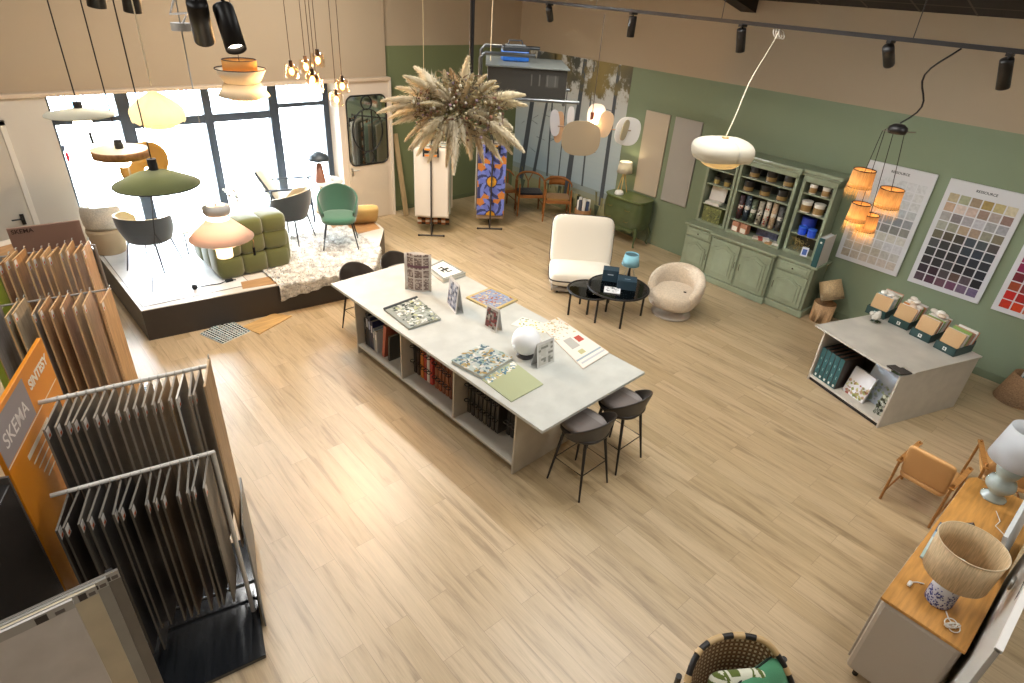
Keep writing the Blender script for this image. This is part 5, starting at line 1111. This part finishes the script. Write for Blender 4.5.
# peach pendant
t=pend('peach_pendant','peach and white cone pendant hanging low in front of the green sofa',.98,3.60,2.63); m=MB(); m.lathe([(.06,.09),(.175,-.02)],'f8e2d2',44); m.build('cone_shade','shade',t,solid=.003); m=MB(); m.lathe([(.062,.12),(.075,.135),(.075,.165),(.05,.175)],'dcd4ca',30); m.build('collar','satin',t); MB().lathe([(.13,-.03),(.09,-.06),(.055,-.065)],'e2c6a0',36).build('inner_ring','shade',t); MB().lathe([(.045,-.05),(.045,-.14),(.0001,-.145)],'f0e4cc',24).build('diffuser','shade',t); MB().sph((0,0,-.08),.025,'ffe0b0',10,8).build('bulb','bulb',t)
m=MB(); m.tube([(.165,0,-.02),(.175,0,-.08),(.17,0,-.12)],.003,'a88868',5); m.cyl((.17,0),.008,-.17,-.12,'1c1c1c',8); m.build('pull_switch','matte',t); add_cord(t,zc(.98),'8a8680',.17); light('POINT','lamp_light',(0,0,.0),3.5,(1,.9,.78),t,.03)
t2=MB().at((0,0,1.06)); t2.cyl((0,0),.045,0,.035,'b8b4ae',20); t2.tube([(0,-.03,.03),(.03,-.04,.08),(-.03,.03,.07),(0,.02,.14)],.006,'d8d4d0',6); t2.build('cord_box','satin',t)
# three tier pendant
t=pend('tiered_pendant','cream three-tier fabric pendant with dark trims under the glowing spotlight',2.27,6.62,3.0); 
m=MB(); m.lathe([(.155,.18),(.155,.05)],'b8894e',40); m.build('upper_drum','shade',t,solid=.004); m=MB(); m.lathe([(.235,.10),(.16,-.03)],'cfc0a8',40); m.build('middle_tier','shade',t,solid=.004); m=MB(); m.lathe([(.165,-.03),(.24,-.15)],'dccfb8',40); m.build('lower_tier','shade',t,solid=.004); MB().lathe([(.15,-.15),(.15,-.18)],'c8a070',36).build('bottom_drum','shade',t)
m=MB()
for r,z in ((.155,.18),(.235,.10),(.163,-.03)): m.tube([(r*math.cos(2*PI*k/40),r*math.sin(2*PI*k/40),z) for k in range(40)],.005,'2c2420',6,closed=True)
m.build('trim_ring','matte',t); add_cord(t,zc(2.27),'3a2c22',.05); light('POINT','lamp_light',(0,0,-.02),8,(1,.86,.66),t,.04)
# cluster of glass jars
jars=[(292,72),(302,66),(318,60),(307,74),(310,82),(321,92),(331,80)]
JP=[(2.66,6.32,3.10),(2.84,6.38,3.13),(2.89,6.20,3.21),(2.77,6.10,3.05),(2.86,6.22,2.97),(2.98,6.05,2.86),(3.04,6.02,2.99)]
for k,(x,y,z) in enumerate(JP):
    t=pend('jar_pendant','small amber glass jar pendant of the hanging cluster above the window, %s from the left'%ORD[k],x,y,z,'cluster of glass jar pendants')
    m=MB(); m.lathe([(.03,.07),(.062,.06),(.066,-.05),(.06,-.06)],'f0d8b8',20); m.build('glass_jar','amber_glass',t); MB().sph((0,0,0),.024,'ffb860',12,8,1.4).build('bulb','bulb',t); MB().cyl((0,0),.018,.04,.10,'3a2a1c',12).build('socket','matte',t); add_cord(t,zc(x),'4a3424',.09)
light('POINT','cluster_light',(2.9,6.2,2.95),140,(1,.60,.27),None,.12)
bpy.data.objects['cluster_light'].parent=bpy.data.objects['jar_pendant']; bpy.data.objects['cluster_light'].location=Vector((2.9,6.35,2.95))-Vector(JP[0])
# paper discs pendant
t=pend('paper_disc_pendant','pendant of overlapping beige and white rounded paper discs in front of the mural',4.72,4.15,2.80)
u_=Vector((.7545,-.6535,0)).normalized(); v_=Vector((0,0,1)); w_=Vector((.65,.76,0))
def disc(cx,cz,rx,rz_,col,dep_=0,rot=0,tilt=0,name='paper_disc',mat='shade'):
    m=MB(); base=Vector((0,0,0))+u_*cx+w_*dep_; M_=Matrix.Identity(4)
    yaw=math.degrees(math.atan2(u_.y,u_.x))
    m.M=Matrix.Translation(base+Vector((0,0,cz)))@Matrix.Rotation(R(yaw+tilt),4,'Z')@Matrix.Rotation(R(rot),4,'Y')
    pts=[]
    for k in range(36):
        a=2*PI*k/36; pts.append((rx*math.copysign(abs(math.cos(a))**.75,math.cos(a)),rz_*math.copysign(abs(math.sin(a))**.75,math.sin(a))))
    m.prismY(pts,-.004,.004,col); m.build(name,mat,t)
disc(-.10,-.08,.19,.165,'b8a88e',-.12); disc(-.36,.03,.055,.125,'c8c4c4',-.02,-10,30); disc(-.31,-.02,.05,.15,'c0a080',.05,0,20); disc(-.21,.10,.035,.09,'dcd8d4',0,0,15); disc(.05,.11,.09,.11,'f0e0d0',.06,0,-10); disc(.13,.05,.075,.125,'e0c8a8',-.04,12,-25); disc(.37,-.01,.13,.135,'dcd8d2',0,6,10); disc(.33,.01,.035,.10,'a89c80',-.05,12,20)
MB().tube([tuple(u_*-.34),tuple(u_*.40)],.006,'8a7058',6).build('cross_arm','satin',t); MB().cyl((0,0),.02,.08,.15,'7a4028',12).build('socket','satin',t); add_cord(t,3.79,'4a4038',.1); light('POINT','lamp_light',(.06,-.03,.05),6,(1,.85,.65),t,.03)
MB().sph((.02,-.02,.06),.03,'ffe8c0',10,8).build('bulb','bulb',t)
bpy.context.view_layer.update()
# white petal pendant
t=pend('petal_pendant','white curved petal pendant hanging on a pale cord in front of the dresser',4.85,2.76,2.87)
def pet(u,v,a0,sp,r0):
    a=R(a0)+R(sp)*(u-.5); r=r0*math.sin(v*PI*.62)/math.sin(PI*.62) ; z=.10-.17*v**2.4+.05*abs(u-.5)*v; return (r*math.cos(a),r*math.sin(a),z)
for k,(a0,sp,r0) in enumerate(((-60,120,.245),(60,125,.235),(180,130,.24))):
    m=MB(); m.grid(lambda u,v: pet(u,v,a0,sp,r0),20,12,'dcd8cc'); m.build('petal','shade',t,solid=.003)
m=MB(); m.sup((0,0,-.075),(.34,.34,.14),'e8d4a8',.9,1,30,12); m.build('inner_bowl','shade',t); MB().cyl((0,0),.03,.09,.115,'c8a878',14).build('cap','satin',t)
e=Vector((trx(2.97),2.97,3.78))-t.location; m=MB(); pts=[(0,0,.11)]
for k in range(1,9):
    f=k/8; pts.append((e.x*f**1.3+.02*math.sin(f*9),e.y*f**1.3,.11+(e.z-.11)*f))
m.tube(pts,.005,'d8ccb4',6); m.build('cord','matte',t); light('POINT','lamp_light',(0,0,.0),1.6,(1,.90,.70),t,.05)
t=T('cord_coil','coil of white cable tied at the track above the petal pendant','cable',(trx(2.97),2.97,3.77)); m=MB()
for q in range(3): m.tube([(.05*math.cos(2*PI*k/14)+.01*q,.03*q-.03+.02*math.sin(2*PI*k/14),-.03+.035*math.sin(2*PI*k/14)) for k in range(14)],.005,'c8c0b4',5,closed=True)
m.build('cable_loops','matte',t)
# fringed pendants
cx,cy,cz_=5.86,1.81,3.14
t=T('pendant_canopy','black round canopy with spider arms from which the fringed shades hang','canopy',(cx,cy,cz_)); m=MB(); m.lathe([(.0001,.04),(.04,.04),(.07,.02),(.075,0),(.07,-.03),(.0001,-.03)],'1c1a1a',24); m.build('canopy_body','satin',t)
m=MB(); 
arms=[(-.14,.03),(-.07,-.06),(.0,-.05),(.10,-.06),(.14,.03)]
for a in arms: m.tube([(0,0,-.02),(a[0]*.77-a[1]*.6,-a[0]*.64-a[1]*.7,-.01)],.005,'8c8478',5)
m.build('spider_arm','metal',t)
e=Vector((trx(1.55),1.55,3.78))-t.location; m=MB(); pts=[]
for k in range(13): f=k/12; pts.append((e.x*f+.06*math.sin(f*7),e.y*f-.05*math.sin(f*7),.05+(e.z-.05)*f))
m.tube(pts,.007,'1c1a1a',6); m.build('cord','matte',t)
FP=[(5.72,1.90,2.73,.095,.145,.10,0),(5.85,1.68,2.60,.10,.155,.10,3),(5.62,1.80,2.48,.08,.15,.12,1),(5.68,1.72,2.40,.075,.14,.13,2)]
for k,(x,y,z,r,h,fr,ai) in enumerate(FP):
    t=T('fringed_pendant','glowing amber raffia drum pendant with fringe, %s of the cluster before the pale chart'%('upper left','right','lower left','lower front')[k],'pendant lamp',(x,y,z),0,'fringed pendants')
    m=MB(); m.lathe([(r*.94,h/2),(r,-h/2)],'b88c58',30); m.build('drum_shade','shade_weave',t); m=MB()
    for zz,rr_ in ((h/2,r*.94),(-h/2,r)): m.tube([(rr_*math.cos(2*PI*q/30),rr_*math.sin(2*PI*q/30),zz) for q in range(30)],.004,'2c2018',5,closed=True)
    m.build('shade_ring','matte',t); m=MB(); rr=random.Random(k)
    for q in range(150):
        a=2*PI*q/150; l=fr*rr.uniform(.8,1.1); b=a+rr.uniform(-.05,.05); R1=r*1.01; R2=r*rr.uniform(1.02,1.28)
        m.add([(R1*math.cos(a-.02),R1*math.sin(a-.02),-h/2+.03),(R1*math.cos(a+.02),R1*math.sin(a+.02),-h/2+.03),(R2*math.cos(b),R2*math.sin(b),-h/2-l)],[(0,1,2)],rr.choice(('dcb070','d4a45c','e4bc7c')))
    m.build('fringe','shade',t); MB().sph((0,0,0),.03,'ffc070',10,8).build('bulb','bulb',t); light('POINT','lamp_light',(0,0,-.04),1.9,(1,.76,.46),t,.03)
    a=arms[ai]; ap=Vector((cx+a[0]*.77-a[1]*.6,cy-a[0]*.64-a[1]*.7,cz_-.01)); m=MB(); m.tube([(0,0,.03),tuple(ap-Vector((x,y,z)))],.003,'241e1a',5); m.build('cord','matte',t)
# extra thin cords seen before the back wall
for (x,y,z0,c,l) in ((6.2,9.3,2.0,'cbb890','pale hanging cord beside the pier at the left of the back corner'),(4.6,5.6,3.05,'d8ccb0','pale cord with a loop hanging beside the black pole')):
    t=T('hanging_rope',l,'rope',(x,y,z0)); m=MB(); m.tube([(0,0,0),(0,0,zc(x)-z0)],.006,c,5); 
    if z0>3: m.tube([(.03*math.cos(2*PI*k/14),0,-.04+.05*math.sin(2*PI*k/14)) for k in range(14)],.007,c,5,closed=True)
    m.build('rope_run','matte',t)
# ================================================================ hung metal box with frame, pole, tool bag
HB=(4.82,5.15,2.902)
t=T('suspended_metal_box','dark grey metal box hung on a tubular frame from the ceiling behind the dried flowers','box',HB,-39)
t.scale=(1.12,1.12,1.12)
m=MB(); m.box(-.43,.32,-.12,.62,.03,.29,'35332f'); m.build('box_body','satin',t,bevel=.006); m=MB(); m.box(-.45,.34,-.14,.64,.288,.303,'6c706c'); m.build('box_lid','satin',t,bevel=.003)
m=MB()
for k in range(4): m.box(-.02+.075*k,-.008+.075*k,-.122,-.12,.14,.24,'5a5852')
m.box(.12,.24,-.1215,-.12,.13,.24,'4a4843'); m.build('vent_slot','matte',t)
m=MB(); 
for y in (-.16,.6): m.tube([(-.55,y,.02),(.45,y,.02)],.016,'6c7072',8)
for x in (-.45,.3): m.tube([(x,-.2,.0),(x,.66,.0)],.016,'6c7072',8)
m.tube([(-.50,-.16,.02),(-.50,-.16,.36),(-.46,-.16,.40),(.0,-.16,.40)],.018,'6c7072',8); m.tube([(-.50,.6,.02),(-.50,.6,.36),(-.46,.6,.40),(.1,.6,.40)],.018,'6c7072',8); m.build('cradle_frame','metal',t)
t=T('ceiling_pole','black vertical pole from the ceiling to the dried flower cloud','pole',(3.98,5.14,2.95)); MB().tube([(0,0,0),(0,0,zc(3.98)-2.95)],.024,'191717',10).build('pole_tube','dark_metal',t)
t=T('blue_tool_case','small blue and black case with handle on top of the hung metal box','case',(4.88,5.52,HB[2]+.342),-30); t.scale=(1.12,1.12,1.12); m=MB(); m.box(-.13,.13,-.07,.07,0,.09,'1f62b8'); m.build('case_body','satin',t,bevel=.01); m=MB(); m.box(-.13,.13,-.07,.07,.09,.13,'2c3034'); m.box(-.10,.10,-.03,.03,.13,.145,'8a9094'); m.build('case_lid','satin',t,bevel=.006); m=MB(); m.tube([(-.08,0,.13),(-.06,0,.18),(.06,0,.18),(.08,0,.13)],.008,'4a4e52',6); m.build('handle','matte',t)
# ================================================================ dried flower cloud
FC_=(3.77,5.05,2.92)
fc=T('dried_flower_cloud','large hanging cloud of cream pampas plumes and dried flowers below the black pole','flower arrangement',FC_)
Ux=Vector((.7545,-.6535,.0)); Uy=Vector((.65,.76,0)); Uz=Vector((.02,-.02,1))
def plume(px,pz,py_,L_,ang,w,col,seed):
    rr=random.Random(seed); d=(Ux*math.cos(ang)+Uz*math.sin(ang)+Uy*rr.uniform(-.45,.35)).normalized(); b=Ux*px+Uz*pz+Uy*py_
    m=MB(); n=9; s1=d.cross(Vector((.3,.5,.8))).normalized(); s2=d.cross(s1); bend=Vector((0,0,-1))*(.16*L_)+s1*rr.uniform(-.12,.12)*L_
    def cpt(t): return b+d*(L_*t)+bend*t*t
    m.tube([tuple(cpt(t/n)) for t in range(n+1)],[max(.003,w*.27*math.sin(PI*min(1,(.12+.84*t/n)))) for t in range(n+1)],col,8)
    for q in range(760):
        t=rr.uniform(.02,1.0); a=rr.uniform(0,2*PI); r=w*.5*math.sin(PI*min(1,.12+.84*t)**.75)*rr.uniform(.35,1.05)+.003; o=(s1*math.cos(a)+s2*math.sin(a)); p=cpt(t)+o*r*.6
        e=cpt(min(1.06,t+rr.uniform(.05,.13)))+o*r*rr.uniform(.9,1.35)+Vector((0,0,-.006)); sd=d.cross(o)*rr.uniform(.004,.008)
        m.add([p-sd,p+sd,e],[(0,1,2)],rr.choice((col,mixh(col,'f8f0dc',.5),mixh(col,'8a7450',.18),mixh(col,'f8f0dc',.2))))
    m.build('plume','plume',fc)
rq=random.Random(5); cols_=['e6dcc2','ddd0ae','d2c29c','c8b288','e0d4b6','bfa87c','eae0ca']
pl=[(172,.16,.50,.13,'e0d4b6'),(180,.22,.46,.12,'d8caa8'),(163,.15,.44,.12,'d8ccaa'),(187,.2,.42,.12,'d0c2a0'),(196,.15,.46,.11,'cfc0a0'),(207,.12,.42,.11,'c8b994'),
(133,.12,.46,.17,'e8dec4'),(141,.18,.40,.14,'e0d4b4'),(152,.15,.36,.10,'c6b78e'),(96,.08,.34,.10,'c49a64'),(82,.12,.42,.13,'e2d6b4'),(72,.08,.32,.08,'cdb07a'),(60,.12,.32,.08,'cfb282'),
(25,.20,.40,.14,'e2d6b6'),(12,.24,.34,.11,'dccfac'),(-10,.14,.34,.17,'eae0ca'),(-24,.26,.38,.14,'e4d8ba'),(-35,.28,.30,.10,'cfc098'),(-50,.22,.36,.10,'cdbf98'),(-62,.22,.34,.09,'c4a87c'),
(-72,.12,.36,.15,'e2d6ba'),(-92,.10,.42,.13,'e6dcc4'),(-100,.16,.36,.10,'c6b48c'),(-118,.14,.36,.11,'c8b286'),(-130,.16,.42,.12,'d0c29e'),(-142,.12,.40,.11,'c8b894'),(218,.14,.36,.12,'bcac84'),(38,.12,.3,.10,'d6c090'),(112,.12,.28,.09,'c8b48a'),(50,.2,.26,.09,'ddd0ae')]
for k,(a,r0,L_,w,c) in enumerate(pl):
    c=mixh(c,'fff6e2',.35); ar=R(a); plume(r0*math.cos(ar)*1.35,r0*math.sin(ar)*.9,rq.uniform(-.16,.08)-.05,L_*1.02,ar,w,c,k+50)
for k in range(14):
    a=rq.uniform(0,360); ar=R(a); plume(.10*math.cos(ar),.06*math.sin(ar),-.18,rq.uniform(.18,.3),ar,rq.uniform(.06,.1),rq.choice(cols_),k+150)
rr=random.Random(77); m=MB(); m2=MB()
for k in range(1500):
    a=rr.uniform(0,2*PI); q=rr.random()**.6; x=.46*q*math.cos(a); z=.29*q*math.sin(a); y=rr.uniform(-.24,.15); p=Ux*x+Uz*z+Uy*y
    if k%3:
        d=Vector((rr.uniform(-1,1),rr.uniform(-1,1),rr.uniform(-.6,1))).normalized()*rr.uniform(.05,.11); m.tube([p,p+d],[.006,.002],rr.choice(('6c6040','8a7a54','54503a','7a5a44','9c8c64','a8986c')),4,caps=False)
    else: m2.sph(tuple(p-Uy*.03),rr.uniform(.008,.018),rr.choice(('c0b494','8c6450','94808a','d4ccb4','7a5a4c','a89870','a09484','6c5c48','c8bc9c')),7,5)
tag(m.build('twig_tangle','matte',fc),kind='stuff'); tag(m2.build('dried_blooms','matte',fc),kind='stuff')
# ================================================================ sideboard
SH=.85
sb=T('sideboard','oak-topped sideboard with beige rounded body at the lower right','sideboard',(3.48,-.25,0))
m=MB(); m.box(.0,1.80,.0,.45,.14,SH-.022,'b0a698'); m.build('cabinet_body','satin',sb,bevel=.03)
m=MB(); m.prism([(-.0,-.01),(1.80,-.01),(1.80,.42),(1.74,.46),(0,.46)],SH-.022,SH,'c08a44'); m.build('oak_top','wood',sb,bevel=.003)
m=MB(); 
for x in (.12,1.66):
    for y in (.06,.38): m.cyl((x,y),.018,0,.14,'2a2622',12)
m.build('foot','matte',sb)
for k in range(3): MB().box(.06+.57*k,.60+.57*k,.452,.466,.18,SH-.05,'a89e90').build('door','satin',sb,bevel=.004)
# drum shade lamp, blue speckled base
lp=T('drum_shade_lamp','table lamp with woven beige drum shade and blue speckled white base on the sideboard','lamp',(3.74,-.03,SH))
m=MB(); m.lathe([(.0001,0),(.068,0),(.075,.02),(.073,.17),(.06,.20),(.02,.21),(.0001,.21)],'c8ccd4',32)
rr=random.Random(6)
for k in range(420):
    a=rr.uniform(0,2*PI); z=rr.uniform(.01,.12 if k%3 else .17); s_=rr.uniform(.003,.008); r=.0765; m.at((r*math.cos(a),r*math.sin(a),z),rz=math.degrees(a)); m.add([(0,-s_,0),(0,0,-s_),(0,s_,0),(0,0,s_)],[(0,1,2,3)],rr.choice(('303c78','3c4890','28306a','5a64a0')))
m.M=Matrix.Identity(4); m.build('speckled_base','satin',lp); m=MB(); m.lathe([(.172,.25),(.180,.50)],'dcc49e',44); m.build('lamp_shade','shade_weave',lp,solid=.004)
MB().tube([(.181*math.cos(2*PI*k/44),.181*math.sin(2*PI*k/44),.50) for k in range(44)],.004,'c8b494',6,closed=True).build('shade_trim','matte',lp); MB().cyl((0,0),.012,.2,.36,'d8d4c8',10).build('stem','satin',lp)
t=T('coiled_lamp_cord','white coiled cord lying on the sideboard beside the speckled lamp','cable',(3.64,-.12,SH+.001)); m=MB(); m.tube([(.05,.03,.004),(.0,.0,.006),(-.04,-.05,.006)],.004,'dcdad4',6)
for q in range(4): m.tube([(-.04+.045*math.cos(2*PI*k/14+q)*.9,-.04+.03*math.sin(2*PI*k/14)+.008*q,.008+.005*q) for k in range(14)],.0035,'dcdad4',5,closed=True)
m.build('cord_loops','matte',t)
t=T('white_plug','white plug with short lead on the front edge of the sideboard beside the lamp','plug',(3.72,.13,SH+.001)); m=MB(); m.sup((0,0,.012),(.05,.025,.022),'dcdad4',.6,.6,12,8); m.tube([(.02,0,.01),(.06,-.03,.006),(.08,-.06,.006)],.004,'dcdad4',5); m.build('plug_body','satin',t)
# bulbous lamp
lp=T('bulbous_lamp','white-shaded lamp with pale stacked-bulb ceramic base at the sideboard far end','lamp',(5.12,.02,SH))
m=MB(); m.lathe([(.0001,0),(.085,0),(.085,.015),(.05,.045),(.05,.06),(.095,.11),(.10,.14),(.085,.18),(.055,.20),(.075,.24),(.085,.28),(.06,.32),(.025,.335),(.0001,.335)],'9eaaa4',36); m.build('ceramic_base','gloss',lp); MB().cyl((0,0),.012,.33,.42,'2a2a2a',10).build('socket','satin',lp)
m=MB(); m.lathe([(.175,.36),(.135,.64)],'dadde0',40); m.build('lamp_shade','shade',lp,solid=.004)
t=T('lamp_cord','thin white lamp cord on the sideboard behind the bulbous lamp','cable',(4.92,-.06,SH+.001)); m=MB(); m.tube([(.04,.02,.004),(-.06,-.03,.004),(-.14,-.02,.004),(-.2,-.10,.004)],.003,'dcdad4',5); m.build('cord_run','matte',t)
t=T('small_metal_pyramid','small dark pyramid ornament on the sideboard between the two lamps','ornament',(4.62,.03,SH+.001),30); m=MB(); m.add([(-.035,-.03,0),(.035,-.03,0),(.035,.03,0),(-.035,.03,0),(0,0,.05)],[(3,2,1,0),(0,1,4),(1,2,4),(2,3,4),(3,0,4)],'3c3028'); m.build('pyramid','satin',t)
def f7(t,q,h):
    strip('picture_band',q,h,.0,1,.72,1,'52667c',t); strip('picture_band',q,h,.0,1,.56,.72,'8fa4b4',t); strip('picture_band',q,h,.0,1,.40,.56,'b8c0b8',t); strip('picture_band',q,h,0,1,.0,.22,'9cb0ac',t); strip('door_handle_print',q,h,.40,.6,.04,.18,'6a7070',t,.0006)
flat_book('seaside_book','blue and sand striped picture book lying on the sideboard under the woven shade','book',[(4.02,.17),(4.02,-.05),(4.50,-.03),(4.48,.19)],.012,'a8b4b4',lambda t,q,h: f7(t,[q[0],q[1],q[2],q[3]],h),z=SH+.0005)
# picture leaning at the back of the sideboard
t=T('abstract_painting','blue, pink and white abstract canvas leaning at the back of the sideboard','painting',(4.62,-.20,SH+.001),180,rx=10)
m=MB(); m.box(-.40,.40,-.012,.012,0,.34,'c4c8c8'); m.build('canvas','satin',t); m=MB(); rr=random.Random(9)
for k in range(130):
    x=rr.uniform(-.38,.38); z=rr.uniform(.01,.33); l=rr.uniform(.02,.07); a=rr.uniform(.5,1.2); wd=.012; m.add([(x-l*math.cos(a)-wd,-.0125-.00002*k,max(.003,z-l*math.sin(a))),(x-l*math.cos(a)+wd,-.0125-.00002*k,max(.003,z-l*math.sin(a))),(x+l*math.cos(a)+wd,-.0125-.00002*k,min(.337,z+l*math.sin(a))),(x+l*math.cos(a)-wd,-.0125-.00002*k,min(.337,z+l*math.sin(a)))],[(0,1,2,3)],rr.choice(('54707c','8fa8b0','c8d0d0','c07a80','d8dcdc','3c5864','b0c0bc','a8b8c0')))
m.build('brush_marks','matte',t)
# large chart boards standing behind the sideboard
t=T('leaning_chart_board','large white board with small grey lettering standing behind the sideboard, lower right corner','poster',(3.85,-.30,.0),180,rx=0)
m=MB(); m.box(-.9,.95,-.012,.012,0,1.50,'b9b6b0'); m.build('board','satin',t,bevel=.003); m=MB(); m.box(-.9,.95,-.016,.016,1.485,1.505,'e0ddd8'); m.build('top_edge','satin',t)
text('RESSOURCE',.05,'5c5a58',t,frameM((.28,-.0135,1.40),(1,0,0),(0,0,1)),bold=.0005)
t=T('hanging_ring','light grey metal hook clipped over the leaning board edge','hook',(3.92,-.285,1.12),0); m=MB(); m.tube([(.05*math.cos(2*PI*k/16),.012,.0+.035*math.sin(2*PI*k/16)) for k in range(16)],.008,'b4b2ae',6,closed=True); m.build('hook_loop','metal',t)
m=MB(); m.box(-1.6,.35,0,.03,0,1.30,'161414')
# ================================================================ tan leather chairs behind the sideboard
def sling(label,x,y,rz):
    t=T('leather_armchair',label,'chair',(x,y,0),rz,'tan leather chairs')
    LC='c4935a'
    for sx in (-.30,.30):
        m=MB(); m.tube([(sx,.30,0),(sx,.26,.60)],.017,'9c6a34',8); m.tube([(sx,-.30,0),(sx,-.26,.62)],.017,'9c6a34',8); m.box(sx-.03,sx+.03,-.30,.30,.56,.58,'a8743a'); m.tube([(sx,.29,.12),(sx,-.29,.12)],.013,'9c6a34',8); m.build('side_frame','wood',t)
    m=MB().at((0,.02,.42),rx=5); m.sup((0,0,0),(.54,.54,.07),LC,.4,.25,24,8); m.build('seat','satin',t)
    m=MB().at((0,-.27,.64),rx=-74); m.sup((0,0,0),(.54,.44,.06),LC,.4,.22,24,8); m.build('backrest','satin',t); return t
sling('tan leather chair on the floor beyond the sideboard, nearer the middle of the room',5.79,.49,-93)
bpy.data.objects['leather_armchair'].scale=(.72,.78,.82)
sling('tan leather chair partly hidden behind the white lamp shade beyond the sideboard',6.42,.05,-70)
bpy.data.objects['leather_armchair.001'].scale=(.72,.78,.82)
# ================================================================ rattan armchair at the bottom edge
t=T('rattan_armchair','black and natural rattan armchair with woven back at the bottom edge of the photo','armchair',(2.34,.42,0),150)
BK='1d1917'; NT='c0a274'
def arc(k,n,z,rx_=.33,ry_=.30,a0=-20,a1=200): a=R(a0+(a1-a0)*k/n); return (rx_*math.cos(a),-ry_*math.sin(a),z)
# back top hoop with arms sloping down; striped wraps
pts=[]; cols=[]
n=40
for k in range(n+1):
    a=R(-25+230*k/n); s_=max(0,math.sin(a)); x=.34*math.cos(a); y=-.30*math.sin(a) if math.sin(a)>0 else .30*-math.sin(a)*1.4; z=.58+.25*min(1,s_*1.25); pts.append((x,y,z))
m=MB()
seg=[(0,9,BK),(9,10,NT),(10,13,BK),(13,14,NT),(14,16,BK),(16,19,NT),(19,21,BK),(21,23,NT),(23,25,BK),(25,29,NT),(29,31,BK),(31,32,NT),(32,40,BK)]
for a,b,c in seg: m.tube(pts[a:b+1],.017 if c==BK else .020,c,10)
m.build('top_hoop','satin',t)
pass
def wb(u,v):
    a=R(8+164*u); s_=math.sin(a); top=.57+.25*min(1,s_*1.25); return (.335*math.cos(a)*(1-.16*(1-v)),-.295*math.sin(a)*(1-.22*(1-v)),.42+(top-.42)*v)
rr=random.Random(3)
m=MB(); m.grid(wb,64,26,lambda u,v: 'e0cda8' if (int(u*64+.5)%2==0 and int(v*26+.5)%2==0) else ('7a5a3c' if (int(u*64+.5)%2==0 or int(v*26+.5)%2==0) else '8a6848'),False); m.build('woven_back','satin',t,solid=.006)
m=MB(); m.lathe([(.0001,.40),(.30,.40),(.31,.42),(.30,.44),(.0001,.44)],'7a5c3c',36,(0,.02)); m.build('seat_panel','wicker',t)
for sx,sy in ((-1,1),(1,1),(-1,-1),(1,-1)): MB().tube([(sx*.28,sy*.24,0),(sx*.29,sy*.22,.42),(sx*.33,sy*.16 if sy>0 else sy*.18,.60 if sy>0 else .72)],.017,BK,10).build('leg','satin',t)
m=MB()
for p in (pts[6],pts[34]): m.sph(p,.024,NT,10,8)
m.build('binding_wrap','satin',t)
t=T('green_cushion','plain green cushion with dark piping in the rattan armchair','cushion',(2.50,.36,.58),172,rx=-52); m=MB(); m.sup((0,0,0),(.42,.40,.13),'4e8a66',.75,.35,28,12); o=m.build('cushion_cover','fabric',t); m=MB(); pts2=[]
for k in range(40):
    a=2*PI*k/40; pts2.append((.212*math.copysign(abs(math.cos(a))**.35,math.cos(a)),.202*math.copysign(abs(math.sin(a))**.35,math.sin(a)),0))
m.tube(pts2,.006,'1e2a24',6,closed=True); m.build('piping','matte',o)
t=T('patterned_cushion','white and green zebra-striped cushion in front of the plain green cushion','cushion',(2.36,.46,.60),146,rx=-56); m=MB()
def zeb(u,v):
    a=2*PI*u; b=-PI/2+PI*v; pw=lambda x,e: math.copysign(abs(x)**e,x)
    x=pw(math.cos(b),.75)*pw(math.cos(a),.35); y=pw(math.cos(b),.75)*pw(math.sin(a),.35)
    ci=int((x+1)*2); cj=int((y+1)*2); an=(.35,-1.1,1.3,-.3,.9,-.8,.1)[(ci*3+cj*2)%7]
    return '5f6c34' if math.sin((x*math.cos(an)+y*math.sin(an))*24)>.1 else 'd8d8c4'
def pw_(x,e): return math.copysign(abs(x)**e,x)
def cus(u,v):
    a=2*PI*u; b=-PI/2+PI*v; return (.18*pw_(math.cos(b),.75)*pw_(math.cos(a),.35),.18*pw_(math.cos(b),.75)*pw_(math.sin(a),.35),.055*pw_(math.sin(b),.75))
m.grid(cus,140,70,zeb,True,cu=True); m.build('cushion_cover','fabric',t)
# ================================================================ world and view
w=bpy.data.worlds.new('sky'); sc.world=w; w.use_nodes=True; bg=w.node_tree.nodes['Background']; bg.inputs[0].default_value=(.82,.91,1,1); bg.inputs[1].default_value=52
sc.view_settings.view_transform='Standard'; sc.view_settings.look='None'; sc.view_settings.gamma=1; sc.view_settings.use_curve_mapping=False
sc.view_settings.exposure=0.28
